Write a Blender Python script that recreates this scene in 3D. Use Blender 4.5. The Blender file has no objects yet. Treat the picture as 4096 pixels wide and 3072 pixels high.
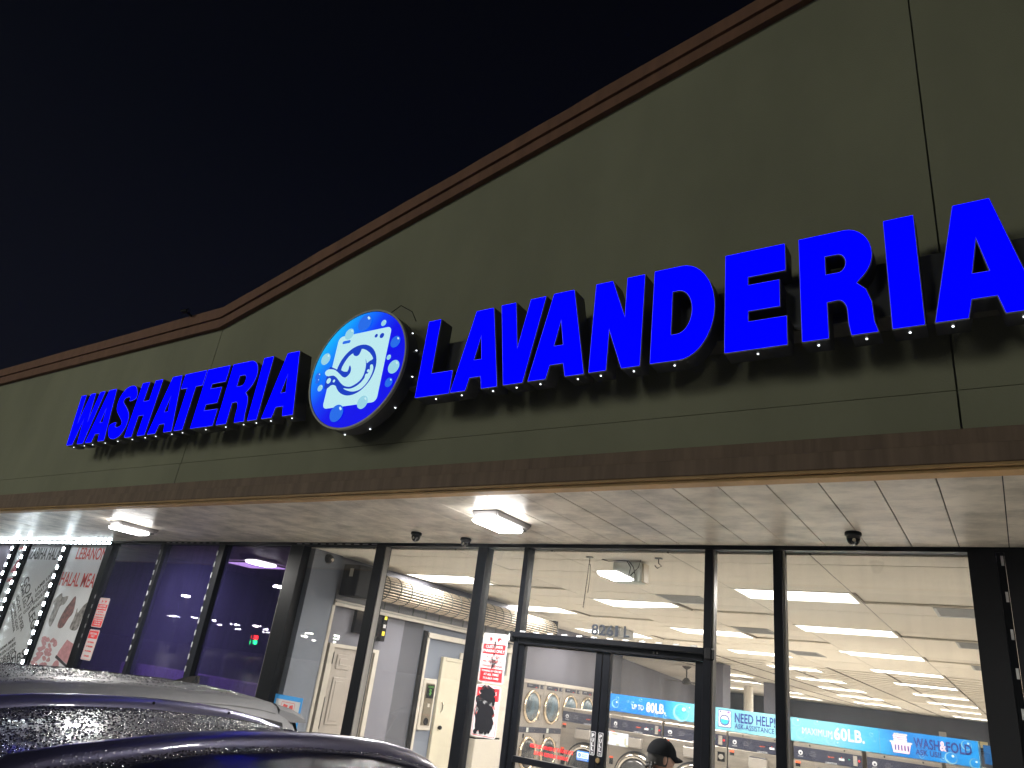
import bpy, bmesh, math, random
from mathutils import Vector, Matrix
random.seed(7)
S = bpy.context.scene
C = S.collection

# ------------------------------------------------------------------ camera
YAW, PIT, ROL, FPX = 0.6263075561, 0.3932440085, 0.1337255246, 2869.5412
EYE = Vector((0, -6.0, 1.77))
fwd = Vector((-math.sin(YAW)*math.cos(PIT), math.cos(YAW)*math.cos(PIT), math.sin(PIT)))
r0 = Vector((math.cos(YAW), math.sin(YAW), 0)); u0 = r0.cross(fwd)
right = r0*math.cos(ROL)+u0*math.sin(ROL); up = -r0*math.sin(ROL)+u0*math.cos(ROL)
cd = bpy.data.cameras.new('camera'); cam = bpy.data.objects.new('camera', cd); C.objects.link(cam)
cd.sensor_width = 36; cd.lens = 36*FPX/4096; cd.clip_start = .05; cd.clip_end = 1500
cam.matrix_world = Matrix(((right.x, up.x, -fwd.x, EYE.x), (right.y, up.y, -fwd.y, EYE.y), (right.z, up.z, -fwd.z, EYE.z), (0, 0, 0, 1)))
S.camera = cam

# ------------------------------------------------------------------ night sky
W = bpy.data.worlds.new('World'); S.world = W; W.use_nodes = True
nt = W.node_tree; nt.nodes.clear()
tc = nt.nodes.new('ShaderNodeTexCoord'); sx = nt.nodes.new('ShaderNodeSeparateXYZ'); cr = nt.nodes.new('ShaderNodeValToRGB')
bg = nt.nodes.new('ShaderNodeBackground'); wo = nt.nodes.new('ShaderNodeOutputWorld')
nt.links.new(tc.outputs['Generated'], sx.inputs[0]); nt.links.new(sx.outputs['Z'], cr.inputs[0])
e = cr.color_ramp.elements
e[0].position = 0.0; e[0].color = (.0062, .0062, .0100, 1)
e[1].position = .95; e[1].color = (.0006, .0006, .0014, 1)
k = cr.color_ramp.elements.new(.32); k.color = (.0034, .0038, .0078, 1)
k = cr.color_ramp.elements.new(.60); k.color = (.0013, .0016, .0040, 1)
nt.links.new(cr.outputs[0], bg.inputs[0]); nt.links.new(bg.outputs[0], wo.inputs[0]); bg.inputs[1].default_value = 1
S.view_settings.view_transform = 'Standard'; S.view_settings.look = 'None'
S.view_settings.exposure = 0; S.view_settings.gamma = 1; S.view_settings.use_curve_mapping = False
S.cycles.use_denoising = True; S.cycles.max_bounces = 8; S.cycles.volume_bounces = 0; S.cycles.transparent_max_bounces = 24
S.cycles.sample_clamp_indirect = 6; S.cycles.caustics_reflective = False; S.cycles.caustics_refractive = False

# ------------------------------------------------------------------ materials
def mat(name, col, rough=.6, metal=0, var=0, vscale=4, stretch=(1, 1, 1), bump=0, bscale=60, spec=.5, col2=None, lo=.35, hi=.7, coat=0, detail=6, space='Object'):
    m = bpy.data.materials.new(name); m.use_nodes = True; n = m.node_tree; b = n.nodes['Principled BSDF']
    b.inputs['Base Color'].default_value = (*col, 1); b.inputs['Roughness'].default_value = rough
    b.inputs['Metallic'].default_value = metal; b.inputs['Specular IOR Level'].default_value = spec
    b.inputs['Coat Weight'].default_value = coat; b.inputs['Coat Roughness'].default_value = .04
    if var or col2 or bump:
        t = n.nodes.new('ShaderNodeTexCoord'); mp = n.nodes.new('ShaderNodeMapping'); mp.inputs['Scale'].default_value = stretch
        if space == 'World':
            g = n.nodes.new('ShaderNodeNewGeometry'); n.links.new(g.outputs['Position'], mp.inputs[0])
        else: n.links.new(t.outputs[space], mp.inputs[0])
    if var or col2:
        ns = n.nodes.new('ShaderNodeTexNoise'); ns.inputs['Scale'].default_value = vscale; ns.inputs['Detail'].default_value = detail; ns.inputs['Roughness'].default_value = .62
        n.links.new(mp.outputs[0], ns.inputs[0])
        r = n.nodes.new('ShaderNodeValToRGB'); r.color_ramp.elements[0].position = lo; r.color_ramp.elements[1].position = hi
        c2 = col2 or tuple(c*(1-var) for c in col)
        r.color_ramp.elements[0].color = (*c2, 1); r.color_ramp.elements[1].color = (*col, 1)
        n.links.new(ns.outputs[0], r.inputs[0]); n.links.new(r.outputs[0], b.inputs['Base Color'])
    if bump:
        n2 = n.nodes.new('ShaderNodeTexNoise'); n2.inputs['Scale'].default_value = bscale; n2.inputs['Detail'].default_value = 4
        n.links.new(mp.outputs[0], n2.inputs[0])
        bp = n.nodes.new('ShaderNodeBump'); bp.inputs['Strength'].default_value = bump; bp.inputs['Distance'].default_value = .01
        n.links.new(n2.outputs[0], bp.inputs['Height']); n.links.new(bp.outputs[0], b.inputs['Normal'])
    return m
def emit(name, col, s, base=(.02, .02, .02)):
    m = bpy.data.materials.new(name); m.use_nodes = True; b = m.node_tree.nodes['Principled BSDF']
    b.inputs['Base Color'].default_value = (*base, 1); b.inputs['Emission Color'].default_value = (*col, 1); b.inputs['Emission Strength'].default_value = s
    b.inputs['Roughness'].default_value = .6; b.inputs['Specular IOR Level'].default_value = .15
    return m
def glass(name, tint=(1, 1, 1), f0=.05, film=None, streak=0, dirt=0, rough=0.0):
    m = bpy.data.materials.new(name); m.use_nodes = True; n = m.node_tree; n.nodes.clear(); L = n.links.new
    out = n.nodes.new('ShaderNodeOutputMaterial'); tr = n.nodes.new('ShaderNodeBsdfTransparent'); tr.inputs[0].default_value = (*tint, 1)
    gl = n.nodes.new('ShaderNodeBsdfGlossy'); gl.inputs['Roughness'].default_value = rough; gl.inputs[0].default_value = (1, 1, 1, 1)
    lw = n.nodes.new('ShaderNodeLayerWeight'); pw = n.nodes.new('ShaderNodeMath'); pw.operation = 'POWER'; pw.inputs[1].default_value = 5
    ma = n.nodes.new('ShaderNodeMath'); ma.operation = 'MULTIPLY_ADD'; ma.inputs[1].default_value = 1-f0; ma.inputs[2].default_value = f0
    L(lw.outputs['Facing'], pw.inputs[0]); L(pw.outputs[0], ma.inputs[0])
    base = tr.outputs[0]
    g = n.nodes.new('ShaderNodeNewGeometry'); mp = n.nodes.new('ShaderNodeMapping'); L(g.outputs['Position'], mp.inputs[0])
    if film or dirt:
        df = n.nodes.new('ShaderNodeBsdfDiffuse'); df.inputs[0].default_value = (*(film or (.5, .5, .5)), 1)
        tl = n.nodes.new('ShaderNodeBsdfTranslucent'); tl.inputs[0].default_value = (*(film or (.5, .5, .5)), 1)
        ad = n.nodes.new('ShaderNodeMixShader'); ad.inputs[0].default_value = .5; L(df.outputs[0], ad.inputs[1]); L(tl.outputs[0], ad.inputs[2])
        mp.inputs['Scale'].default_value = (14, 14, 1.1)
        ns = n.nodes.new('ShaderNodeTexNoise'); ns.inputs['Scale'].default_value = 1.0; ns.inputs['Detail'].default_value = 5; L(mp.outputs[0], ns.inputs[0])
        rp = n.nodes.new('ShaderNodeMapRange'); rp.inputs[1].default_value = .45; rp.inputs[2].default_value = .8
        rp.inputs[3].default_value = dirt; rp.inputs[4].default_value = dirt+streak; L(ns.outputs[0], rp.inputs[0])
        mx = n.nodes.new('ShaderNodeMixShader'); L(rp.outputs[0], mx.inputs[0]); L(tr.outputs[0], mx.inputs[1]); L(ad.outputs[0], mx.inputs[2]); base = mx.outputs[0]
    m2 = n.nodes.new('ShaderNodeMixShader'); L(ma.outputs[0], m2.inputs[0]); L(base, m2.inputs[1]); L(gl.outputs[0], m2.inputs[2])
    if streak:
        m3 = n.nodes.new('ShaderNodeTexNoise'); mp2 = n.nodes.new('ShaderNodeMapping'); mp2.inputs['Scale'].default_value = (9, 9, .6); L(g.outputs['Position'], mp2.inputs[0]); L(mp2.outputs[0], m3.inputs[0])
        m3.inputs['Scale'].default_value = 2; bp = n.nodes.new('ShaderNodeBump'); bp.inputs['Strength'].default_value = .05; bp.inputs['Distance'].default_value = .004
        L(m3.outputs[0], bp.inputs['Height']); L(bp.outputs[0], gl.inputs['Normal'])
    L(m2.outputs[0], out.inputs[0])
    return m
def wet_paint(name, col, rough, metal=0, dstr=.5, scale=150, coat=1):
    m = bpy.data.materials.new(name); m.use_nodes = True; n = m.node_tree; b = n.nodes['Principled BSDF']; L = n.links.new
    b.inputs['Specular IOR Level'].default_value = .28; b.inputs['Base Color'].default_value = (*col, 1); b.inputs['Roughness'].default_value = rough; b.inputs['Metallic'].default_value = metal
    b.inputs['Coat Weight'].default_value = coat; b.inputs['Coat Roughness'].default_value = .03
    t = n.nodes.new('ShaderNodeTexCoord'); v = n.nodes.new('ShaderNodeTexVoronoi'); v.inputs['Scale'].default_value = scale; v.inputs['Randomness'].default_value = 1
    L(t.outputs['Object'], v.inputs['Vector'])
    mr = n.nodes.new('ShaderNodeMapRange'); mr.interpolation_type = 'SMOOTHSTEP'; mr.inputs[1].default_value = .42; mr.inputs[2].default_value = .12
    mr.inputs[3].default_value = 0; mr.inputs[4].default_value = 1; L(v.outputs['Distance'], mr.inputs[0])
    ns = n.nodes.new('ShaderNodeTexNoise'); ns.inputs['Scale'].default_value = 25; L(t.outputs['Object'], ns.inputs['Vector'])
    mu = n.nodes.new('ShaderNodeMath'); mu.operation = 'MULTIPLY'; L(mr.outputs[0], mu.inputs[0]); L(ns.outputs[0], mu.inputs[1])
    bp = n.nodes.new('ShaderNodeBump'); bp.inputs['Strength'].default_value = dstr; bp.inputs['Distance'].default_value = .002
    L(mu.outputs[0], bp.inputs['Height']); L(bp.outputs[0], b.inputs['Normal']); L(bp.outputs[0], b.inputs['Coat Normal'])
    return m

stucco = mat('green_stucco', (.235, .235, .165), .9, var=.22, vscale=.8, stretch=(1, 1, .45), bump=.35, bscale=160, space='World')
band = mat('brown_band_paint', (.20, .135, .10), .8, var=.35, vscale=1.6, stretch=(9, 9, .5), bump=.2, bscale=120, space='World')
cornice_m = mat('brown_cornice_paint', (.19, .09, .055), .85, var=.3, vscale=1.4, stretch=(5, 5, .8), bump=.25, bscale=120, space='World')
trim_m = mat('tan_trim', (.42, .25, .10), .6, var=.3, vscale=6, stretch=(1, 1, 1), space='World')
plank = mat('wood_look_plank', (.74, .68, .59), .36, var=.6, vscale=3.2, stretch=(1.1, 1.4, 1), bump=.05, bscale=40, lo=.30, hi=.60, space='World', detail=9)
black_alu = mat('black_aluminium', (.0045, .005, .007), .32, metal=0, spec=.12, var=.3, vscale=9, bump=.03, bscale=90)
black_matte = mat('matte_black', (.006, .006, .007), .75, spec=.15)
dark_gap = mat('dark_backing', (.02, .02, .02), .9)
concrete = mat('wet_concrete', (.66, .63, .58), .35, var=.3, vscale=2.5, bump=.15, bscale=70, space='World')
asphalt = mat('wet_asphalt', (.17, .17, .165), .3, var=.4, vscale=3, bump=.5, bscale=140, space='World')
curb_m = mat('kerb_concrete', (.30, .29, .27), .5, var=.3, vscale=5, bump=.2, space='World')
tile_m = mat('ceiling_tile', (.80, .75, .655), .9, var=.5, vscale=75, lo=.30, hi=.40, bump=.4, bscale=90, detail=3, space='World')
bar_m = mat('ceiling_grid_bar', (.20, .18, .15), .6)
sheet_m = mat('ceiling_sheet', (.78, .73, .64), .9, var=.15, vscale=.6, space='World')
vent_m = mat('vent_metal', (.36, .37, .37), .45, var=.15, vscale=8)
wall_blue = mat('blue_grey_wall', (.135, .155, .20), .65, var=.18, vscale=1.3, bump=.08, bscale=60, space='World')
wall_lil = mat('lilac_grey_wall', (.15, .15, .185), .65, var=.2, vscale=.9, stretch=(1, 1, .6), space='World')
wall_dark = mat('charcoal_wall', (.075, .077, .095), .8, var=.3, vscale=1.2, stretch=(1, 1, .4), space='World')
floor_m = mat('floor_tile', (.82, .77, .70), .3, var=.15, vscale=2, space='World')
cream = mat('cream_paint', (.45, .415, .36), .5, var=.1, vscale=3)
door_cream = mat('cream_door', (.47, .435, .345), .45, var=.08, vscale=3)
door_taupe = mat('taupe_door', (.30, .265, .235), .5, var=.1, vscale=3)
steel = mat('brushed_steel', (.40, .355, .30), .34, metal=.75, var=.22, vscale=2.2, stretch=(1, 1, 9), bump=.02, bscale=200)
steel_light = mat('dryer_panel', (.33, .30, .265), .4, metal=.35, var=.12, vscale=3)
chrome = mat('chrome_ring', (.62, .58, .52), .16, metal=1)
gold_ring = mat('champagne_ring', (.60, .50, .36), .25, metal=.9)
panel_navy = mat('navy_panel', (.022, .024, .045), .4, var=.2, vscale=12)
porthole = mat('dark_porthole', (.05, .05, .05), .12, var=.7, vscale=7, col2=(.012, .012, .012), spec=.7)
porthole_blue = mat('bluish_porthole', (.10, .16, .20), .15, var=.7, vscale=6, col2=(.05, .055, .055), spec=.7)
rubber = mat('black_rubber', (.01, .01, .01), .6)
white_p = mat('white_print', (.50, .50, .515), .5)
red_p = mat('red_print', (.62, .012, .02), .5)
red_dull = mat('worn_red_print', (.55, .06, .06), .55)
pink_p = mat('pink_print', (.62, .30, .33), .5, var=.35, vscale=14)
meat_p = mat('meat_print', (.38, .17, .17), .5, var=.6, vscale=16, col2=(.10, .07, .07))
grey_meat = mat('grey_meat_print', (.45, .42, .41), .5, var=.75, vscale=13, col2=(.07, .06, .06))
navy_p = mat('navy_print', (.012, .022, .19), .5)
black_p = mat('black_print', (.03, .028, .035), .5)
orange_p = mat('orange_label', (.75, .10, .03), .5)
yellow_p = mat('yellow_label', (.85, .72, .02), .5)
blue_p = mat('blue_print', (.02, .16, .62), .5)
cyan_tape = mat('blue_tape', (.02, .25, .62), .6)
spray = mat('black_spray', (.008, .008, .011), .8, spec=.2)
aqua_p = mat('aqua_print', (.24, .56, .66), .45)
bubble_p = mat('bubble_print', (.20, .42, .55), .4)
bubble_hi = mat('bubble_glint', (.55, .68, .72), .4)
poster_w = mat('poster_vinyl', (.78, .78, .83), .35, var=.12, vscale=1.2, space='World')
can_m = mat('letter_return', (.035, .036, .042), .5)
cap_m = mat('letter_trim_cap', (.26, .26, .23), .5)
blue_e = emit('lit_blue_acrylic', (.0, .0, 1.0), 2.2, (0, 0, .0)); blue_e.node_tree.nodes['Principled BSDF'].inputs['Specular IOR Level'].default_value = 0
disc_white = emit('lit_pale_logo', (.52, .86, .92), .92, (.1, .1, .1))
logo_blue = emit('lit_logo_blue', (.004, .045, .52), 1.0, (0, 0, .1))
bub_w = emit('lit_bubble_white', (.34, .72, .86), .9); bub_b = emit('lit_bubble_blue', (.01, .14, .80), 1.0); bub_g = emit('lit_bubble_glint', (.6, .88, .95), .95)
lamp_e = emit('soffit_lens', (1, .98, .95), 34, (.8, .8, .8))
panel_e = emit('ceiling_diffuser', (1, .95, .87), 3.0, (.8, .8, .8))
lilac_e = emit('tinted_room_diffuser', (1, .80, .85), 4.2)
led_e = emit('lit_led', (.82, .95, 1), 42); led_off = mat('unlit_led', (.50, .51, .52), .5); led_dull = mat('dull_led', (.16, .16, .17), .5)
drain_e = emit('drain_glow', (.9, .95, 1), 3.0)
lot_e = emit('lot_lamp_lens', (1, .95, .82), 420); near_e = emit('near_lamp_lens', (1, .95, .82), 25)
red_e = emit('red_signal', (1, .02, .02), 60); green_e = emit('green_signal', (.02, 1, .25), 60)
disp_e = emit('red_display', (1, .05, .03), 1.2); gdisp_e = emit('green_display', (.05, .8, .4), .6); chg_e = emit('green_dollar', (.25, .75, .12), .6)
pane_m = glass('shop_glass', (.96, .965, .96), .05, dirt=.008, streak=.03)
door_glass = glass('door_glass', (.94, .94, .94), .055, dirt=.02, streak=.022)
purple_m = glass('purple_film_glass', (.47, .40, .64), .055, film=(.055, .05, .155), dirt=.18, streak=.13)
skin = mat('skin', (.30, .17, .12), .55); hair_m = mat('dark_hair', (.012, .010, .009), .6)
cap_cloth = mat('black_cap_cloth', (.0055, .006, .0075), .9, spec=.08, var=.3, vscale=20, bump=.2, bscale=300)
shirt = mat('black_shirt', (.006, .006, .008), .85, bump=.2, bscale=120); jeans = mat('dark_jeans', (.02, .025, .045), .85); collar_m = mat('pale_collar', (.5, .55, .65), .7)
navy_paint = wet_paint('wet_navy_paint', (.010, .011, .022), .28, .1, .35, 260, .6)
silver_paint = wet_paint('wet_silver_paint', (.085, .085, .09), .5, .2, .6, 300, .12)
rail_m = wet_paint('rail_grey', (.07, .066, .12), .34, .5, .35, 90)
car_glass = mat('car_glass', (.006, .006, .008), .05, spec=.7); tyre_m = mat('tyre', (.012, .012, .012), .8); rim_m = mat('alloy', (.45, .45, .46), .3, metal=.9)
head_m = mat('lamp_cover', (.5, .5, .5), .1, spec=.8); tail_m = mat('tail_lamp', (.30, .01, .012), .15)
drop_m = mat('water_drop', (.03, .03, .04), .04, spec=1.0)
pole_m = mat('pole_paint', (.10, .10, .10), .5)
mint = mat('pale_box', (.56, .60, .54), .5)
fan_m = mat('fan_bronze', (.07, .06, .045), .5)

def area_light(parent, x, y, z, sx_, sy_, power, col):
    ld = bpy.data.lights.new('lamp_light', 'AREA'); ld.shape = 'RECTANGLE'; ld.size = sx_; ld.size_y = sy_; ld.energy = power; ld.color = col
    lo = bpy.data.objects.new('lamp_light', ld); C.objects.link(lo); lo.location = (x, y, z); lo.parent = parent; lo.matrix_parent_inverse = Matrix.Translation(-parent.location)
# ------------------------------------------------------------------ mesh helpers
class MB:
    def __init__(s): s.v = []; s.f = []
    def box(s, x0, x1, y0, y1, z0, z1, b=0):
        n = len(s.v)
        if b:
            b = min(b, (x1-x0)/2.01, (y1-y0)/2.01, (z1-z0)/2.01)
            bm = bmesh.new(); bmesh.ops.create_cube(bm, size=1)
            for v in bm.verts: v.co = Vector((x0+(v.co.x+.5)*(x1-x0), y0+(v.co.y+.5)*(y1-y0), z0+(v.co.z+.5)*(z1-z0)))
            bmesh.ops.bevel(bm, geom=bm.edges[:], offset=b, segments=1, affect='EDGES')
            s.bm(bm); return s
        s.v += [(x0, y0, z0), (x1, y0, z0), (x1, y1, z0), (x0, y1, z0), (x0, y0, z1), (x1, y0, z1), (x1, y1, z1), (x0, y1, z1)]
        s.f += [tuple(n+i for i in q) for q in ((3, 2, 1, 0), (4, 5, 6, 7), (0, 1, 5, 4), (1, 2, 6, 5), (2, 3, 7, 6), (3, 0, 4, 7))]
        return s
    def bm(s, bm):
        n = len(s.v); bm.verts.index_update()
        s.v += [tuple(v.co) for v in bm.verts]; s.f += [tuple(n+v.index for v in f.verts) for f in bm.faces]; bm.free(); return s
    def tube(s, pts, r, n=8, cap=True):
        pts = [Vector(p) for p in pts]; rs = r if isinstance(r, (list, tuple)) else [r]*len(pts); b0 = len(s.v)
        for i, p in enumerate(pts):
            d = (pts[min(i+1, len(pts)-1)]-pts[max(i-1, 0)]).normalized()
            a = Vector((0, 0, 1)) if abs(d.z) < .9 else Vector((1, 0, 0)); x = d.cross(a).normalized(); y = d.cross(x)
            s.v += [tuple(p+(x*math.cos(2*math.pi*k/n)+y*math.sin(2*math.pi*k/n))*rs[i]) for k in range(n)]
        for i in range(len(pts)-1):
            for k in range(n):
                a, b = b0+i*n+k, b0+i*n+(k+1) % n; s.f.append((a, b, b+n, a+n))
        if cap: s.f.append(tuple(b0+k for k in range(n))[::-1]); s.f.append(tuple(b0+(len(pts)-1)*n+k for k in range(n)))
        return s
    def lathe(s, prof, c=(0, 0, 0), axis='Z', n=20):
        b0 = len(s.v); c = Vector(c)
        for r, h in prof:
            for k in range(n):
                a = 2*math.pi*k/n; x, y = r*math.cos(a), r*math.sin(a)
                p = {'Z': (x, y, h), 'Y': (x, h, y), 'X': (h, x, y)}[axis]; s.v.append(tuple(c+Vector(p)))
        for i in range(len(prof)-1):
            for k in range(n):
                a, b = b0+i*n+k, b0+i*n+(k+1) % n; s.f.append((a, b, b+n, a+n))
        s.f.append(tuple(b0+k for k in range(n))[::-1]); s.f.append(tuple(b0+(len(prof)-1)*n+k for k in range(n)))
        return s
    def poly(s, pts, t=(0, 0, 0)):
        n = len(s.v); s.v += [tuple(p) for p in pts]; s.f.append(tuple(range(n, n+len(pts)))); return s
    def mesh(s, name, m, smooth=False):
        me = bpy.data.meshes.new(name); me.from_pydata(s.v, [], s.f)
        bm = bmesh.new(); bm.from_mesh(me); bmesh.ops.recalc_face_normals(bm, faces=bm.faces[:]); bm.to_mesh(me); bm.free()
        if m: me.materials.append(m)
        if smooth: me.shade_smooth() if hasattr(me, 'shade_smooth') else None
        return me
def put(name, me, parent=None):
    o = bpy.data.objects.new(name, me); C.objects.link(o)
    if parent:
        o.parent = parent
        if parent.type == 'EMPTY': o.matrix_parent_inverse = Matrix.Translation(-parent.location)
    return o
def part(name, mb, m, parent=None, smooth=False): return put(name, mb.mesh(name, m, smooth), parent)
def tag(o, label=None, cat=None, group=None, kind=None):
    if label: o['label'] = label
    if cat: o['category'] = cat
    if group: o['group'] = group
    if kind: o['kind'] = kind
    return o
def thing(name, label, cat, loc=(0, 0, 0), group=None):
    o = bpy.data.objects.new(name, None); C.objects.link(o); o.location = loc; o.empty_display_size = .2
    return tag(o, label, cat, group)
def copy_tree(o, parent=None, root=True):
    c = o.copy(); C.objects.link(c)
    if parent: c.parent = parent
    for ch in list(o.children): copy_tree(ch, c, False)
    return c
def box(name, m, parent, *a, b=0): return part(name, MB().box(*a, b=b), m, parent)
# flat shapes in the X-Z plane facing -Y, built from nested outlines (holes allowed) with real thickness
def shape(name, loops, y, depth, m, parent, off=0, plane='Y', smooth=False):
    c = bpy.data.curves.new(name, 'CURVE'); c.dimensions = '2D'; c.fill_mode = 'BOTH'; c.extrude = depth/2; c.offset = off
    for lp in loops:
        sp = c.splines.new('POLY'); sp.points.add(len(lp)-1); sp.use_cyclic_u = True
        for p, q in zip(sp.points, lp): p.co = (q[0], q[1], 0, 1)
    return _flat(name, c, y+depth/2, m, parent, plane)
def _flat(name, c, y, m, parent, plane, fit=None, rot=0, mirror=False):
    t = bpy.data.objects.new('t', c); me = bpy.data.meshes.new_from_object(t); bpy.data.objects.remove(t); bpy.data.curves.remove(c)
    me.name = name; vs = [v.co.copy() for v in me.vertices]
    if fit and vs:
        cx, cz, w, h = fit
        x0 = min(v.x for v in vs); x1 = max(v.x for v in vs); y0 = min(v.y for v in vs); y1 = max(v.y for v in vs)
        kx = w/max(x1-x0, 1e-6); ky = h/max(y1-y0, 1e-6); ca, sa = math.cos(rot), math.sin(rot)
        for v in vs:
            a = (v.x-(x0+x1)/2)*kx*(-1 if mirror else 1); b = (v.y-(y0+y1)/2)*ky
            v.x, v.y = cx+a*ca-b*sa, cz+a*sa+b*ca
    for v, p in zip(me.vertices, vs):
        v.co = (p.x, y-p.z, p.y) if plane == 'Y' else (y+p.z, p.x, p.y)
    if plane == 'X' or mirror: pass
    me.materials.clear(); me.materials.append(m)
    bm = bmesh.new(); bm.from_mesh(me); bmesh.ops.recalc_face_normals(bm, faces=bm.faces[:]); bm.to_mesh(me); bm.free()
    return put(name, me, parent)
def txt(name, body, cx, cz, w, h, y, m, parent, bold=0, rot=0, mirror=False, plane='Y', depth=.002):
    c = bpy.data.curves.new(name, 'FONT'); c.body = body; c.offset = bold; c.extrude = .001; c.resolution_u = 3; c.space_character = 1+bold*1.5; c.space_line = .95; c.align_x = 'CENTER'
    return _flat(name, c, y, m, parent, plane, (cx, cz, w, h), rot, mirror)
def circ(cx, cz, r, n=40, a0=0, a1=2*math.pi, rz=None):
    return [(cx+r*math.cos(a0+(a1-a0)*i/n), cz+(rz or r)*math.sin(a0+(a1-a0)*i/n)) for i in range(n)]
def rrect(x0, x1, z0, z1, r, n=5):
    o = []
    for cx, cz, a in ((x1-r, z1-r, 0), (x0+r, z1-r, 90), (x0+r, z0+r, 180), (x1-r, z0+r, 270)):
        o += [(cx+r*math.cos(math.radians(a+90*i/n)), cz+r*math.sin(math.radians(a+90*i/n))) for i in range(n+1)]
    return o
def smooth_loop(pts, n=4):
    o = []; N = len(pts)
    for i in range(N):
        p0, p1, p2, p3 = pts[i-1], pts[i], pts[(i+1) % N], pts[(i+2) % N]
        for j in range(n):
            t = j/n
            o.append(tuple(.5*(2*p1[a]+(p2[a]-p0[a])*t+(2*p0[a]-5*p1[a]+4*p2[a]-p3[a])*t*t+(3*p1[a]-p0[a]-3*p2[a]+p3[a])*t**3) for a in (0, 1)))
    return o
ORD = ['first', 'second', 'third', 'fourth', 'fifth', 'sixth', 'seventh', 'eighth', 'ninth', 'tenth', 'eleventh', 'twelfth', 'thirteenth', 'fourteenth', 'fifteenth', 'sixteenth', 'seventeenth', 'eighteenth']

# ================================================================== THE SETTING
lot = box('parking_lot', asphalt, None, -400, 400, -420, -1.62, -.35, -.15); tag(lot, kind='structure')
walk = box('sidewalk', concrete, None, -60, 40, -1.50, .05, -.4, 0); tag(walk, kind='structure')
kb = box('kerb', curb_m, None, -60, 40, -1.62, -1.502, -.4, .002, b=.02); tag(kb, kind='structure')

B = thing('shop_building', 'long shop building with olive stucco gable front, brown bands and a planked canopy', 'building', (0, 0, 0))
YW = -1.80
# damp night air round everything
hm = bpy.data.materials.new('damp_air'); hm.use_nodes = True; n = hm.node_tree; n.nodes.remove(n.nodes['Principled BSDF']); pv = n.nodes.new('ShaderNodeVolumePrincipled')
pv.inputs['Color'].default_value = (.78, .88, 1, 1); pv.inputs['Density'].default_value = .001; pv.inputs['Anisotropy'].default_value = .3; n.links.new(pv.outputs[0], n.nodes['Material Output'].inputs['Volume'])
hz = box('haze', hm, None, -402, 402, -422, 46, -1.4, 13.6); tag(hz, kind='stuff')
# front wall in separate stucco panels, with recessed joints between them
JX = [-30, -21.5, -14.4, -7.28, -.10, 7.2, 14.4, 24]
SL = 1.70/6.54
def ztop(x): return 5.15 if abs(x+.10) > 7.18 else 5.15+(7.18-abs(x+.10))*.2545
g = .010
for i in range(len(JX)-1):
    x0, x1 = JX[i]+g/2, JX[i+1]-g/2
    box('wall_panel', stucco, B, x0, x1, YW, YW+.16, 3.285, 3.514)
    n0, n1 = ztop(x0), ztop(x1)
    mb = MB(); mb.v = [(x0, YW+.006, 3.520), (x1, YW+.006, 3.520), (x1, YW+.006, n1), (x0, YW+.006, n0), (x0, YW+.16, 3.520), (x1, YW+.16, 3.520), (x1, YW+.16, n1), (x0, YW+.16, n0)]
    mb.f = [(0, 1, 2, 3), (7, 6, 5, 4), (0, 4, 5, 1), (1, 5, 6, 2), (2, 6, 7, 3), (3, 7, 4, 0)]
    part('wall_panel', mb, stucco, B)
mb = MB(); xs = [-30, -7.28, -.10, 7.08, 24]
for i in range(4):
    x0, x1 = xs[i], xs[i+1]; n = len(mb.v)
    mb.v += [(x0, YW+.03, 3.30), (x1, YW+.03, 3.30), (x1, YW+.03, ztop(x1)-.01), (x0, YW+.03, ztop(x0)-.01), (x0, YW+.14, 3.30), (x1, YW+.14, 3.30), (x1, YW+.14, ztop(x1)-.01), (x0, YW+.14, ztop(x0)-.01)]
    mb.f += [tuple(n+i for i in q) for q in ((0, 1, 2, 3), (7, 6, 5, 4), (0, 4, 5, 1), (1, 5, 6, 2), (2, 6, 7, 3), (3, 7, 4, 0))]
part('joint_backing', mb, mat('joint_sealant', (.17, .17, .125), .9), B)
# stepped cornice along the roof edge
def strip(name, z0, z1, y0, y1, m, wav=0):
    mb = MB(); xs = []
    for a, b in ((-30, -7.28), (-7.28, -.10), (-.10, 7.08), (7.08, 24)):
        xs += [a+(b-a)*i/24 for i in range(24)]
    xs.append(24)
    rows = []
    for x in xs:
        w = wav*(.6*math.sin(x*2.1)+.5*math.sin(x*5.3+1)+.6*math.sin(x*11.7))
        t = ztop(x); rows.append([(x, y0, t+z0), (x, y0, t+z1+w), (x, y1, t+z1+w), (x, y1, t+z0)])
    for r in rows: mb.v += r
    for i in range(len(rows)-1):
        for k in range(4): a = i*4+k; b = i*4+(k+1) % 4; mb.f.append((a, b, b+4, a+4))
    mb.f += [(3, 2, 1, 0), tuple(len(mb.v)-4+k for k in range(4))]
    return part(name, mb, m, B)
strip('cornice_lower', 0, .118, YW-.05, YW+.20, cornice_m)
strip('cornice_upper', .122, .255, YW-.075, YW+.22, cornice_m, .006)
strip('cornice_shadow_gap', .11, .14, YW-.02, YW+.18, dark_gap)
# brown band in two steps above the canopy, tan drip trim
box('fascia_band', band, B, -30, 24, YW-.035, YW+.16, 3.195, 3.285, b=.006)
box('fascia_band', band, B, -30, 24, YW-.065, YW+.16, 3.085, 3.193, b=.006)
box('drip_trim', trim_m, B, -30, 24, YW-.075, YW+.05, 3.064, 3.083, b=.004)
box('drip_trim', trim_m, B, -30, 24, YW-.055, YW+.05, 3.044, 3.062, b=.004)
box('canopy_backing', dark_gap, B, -30, 24, YW+.05, .12, 3.062, 3.30)
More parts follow.
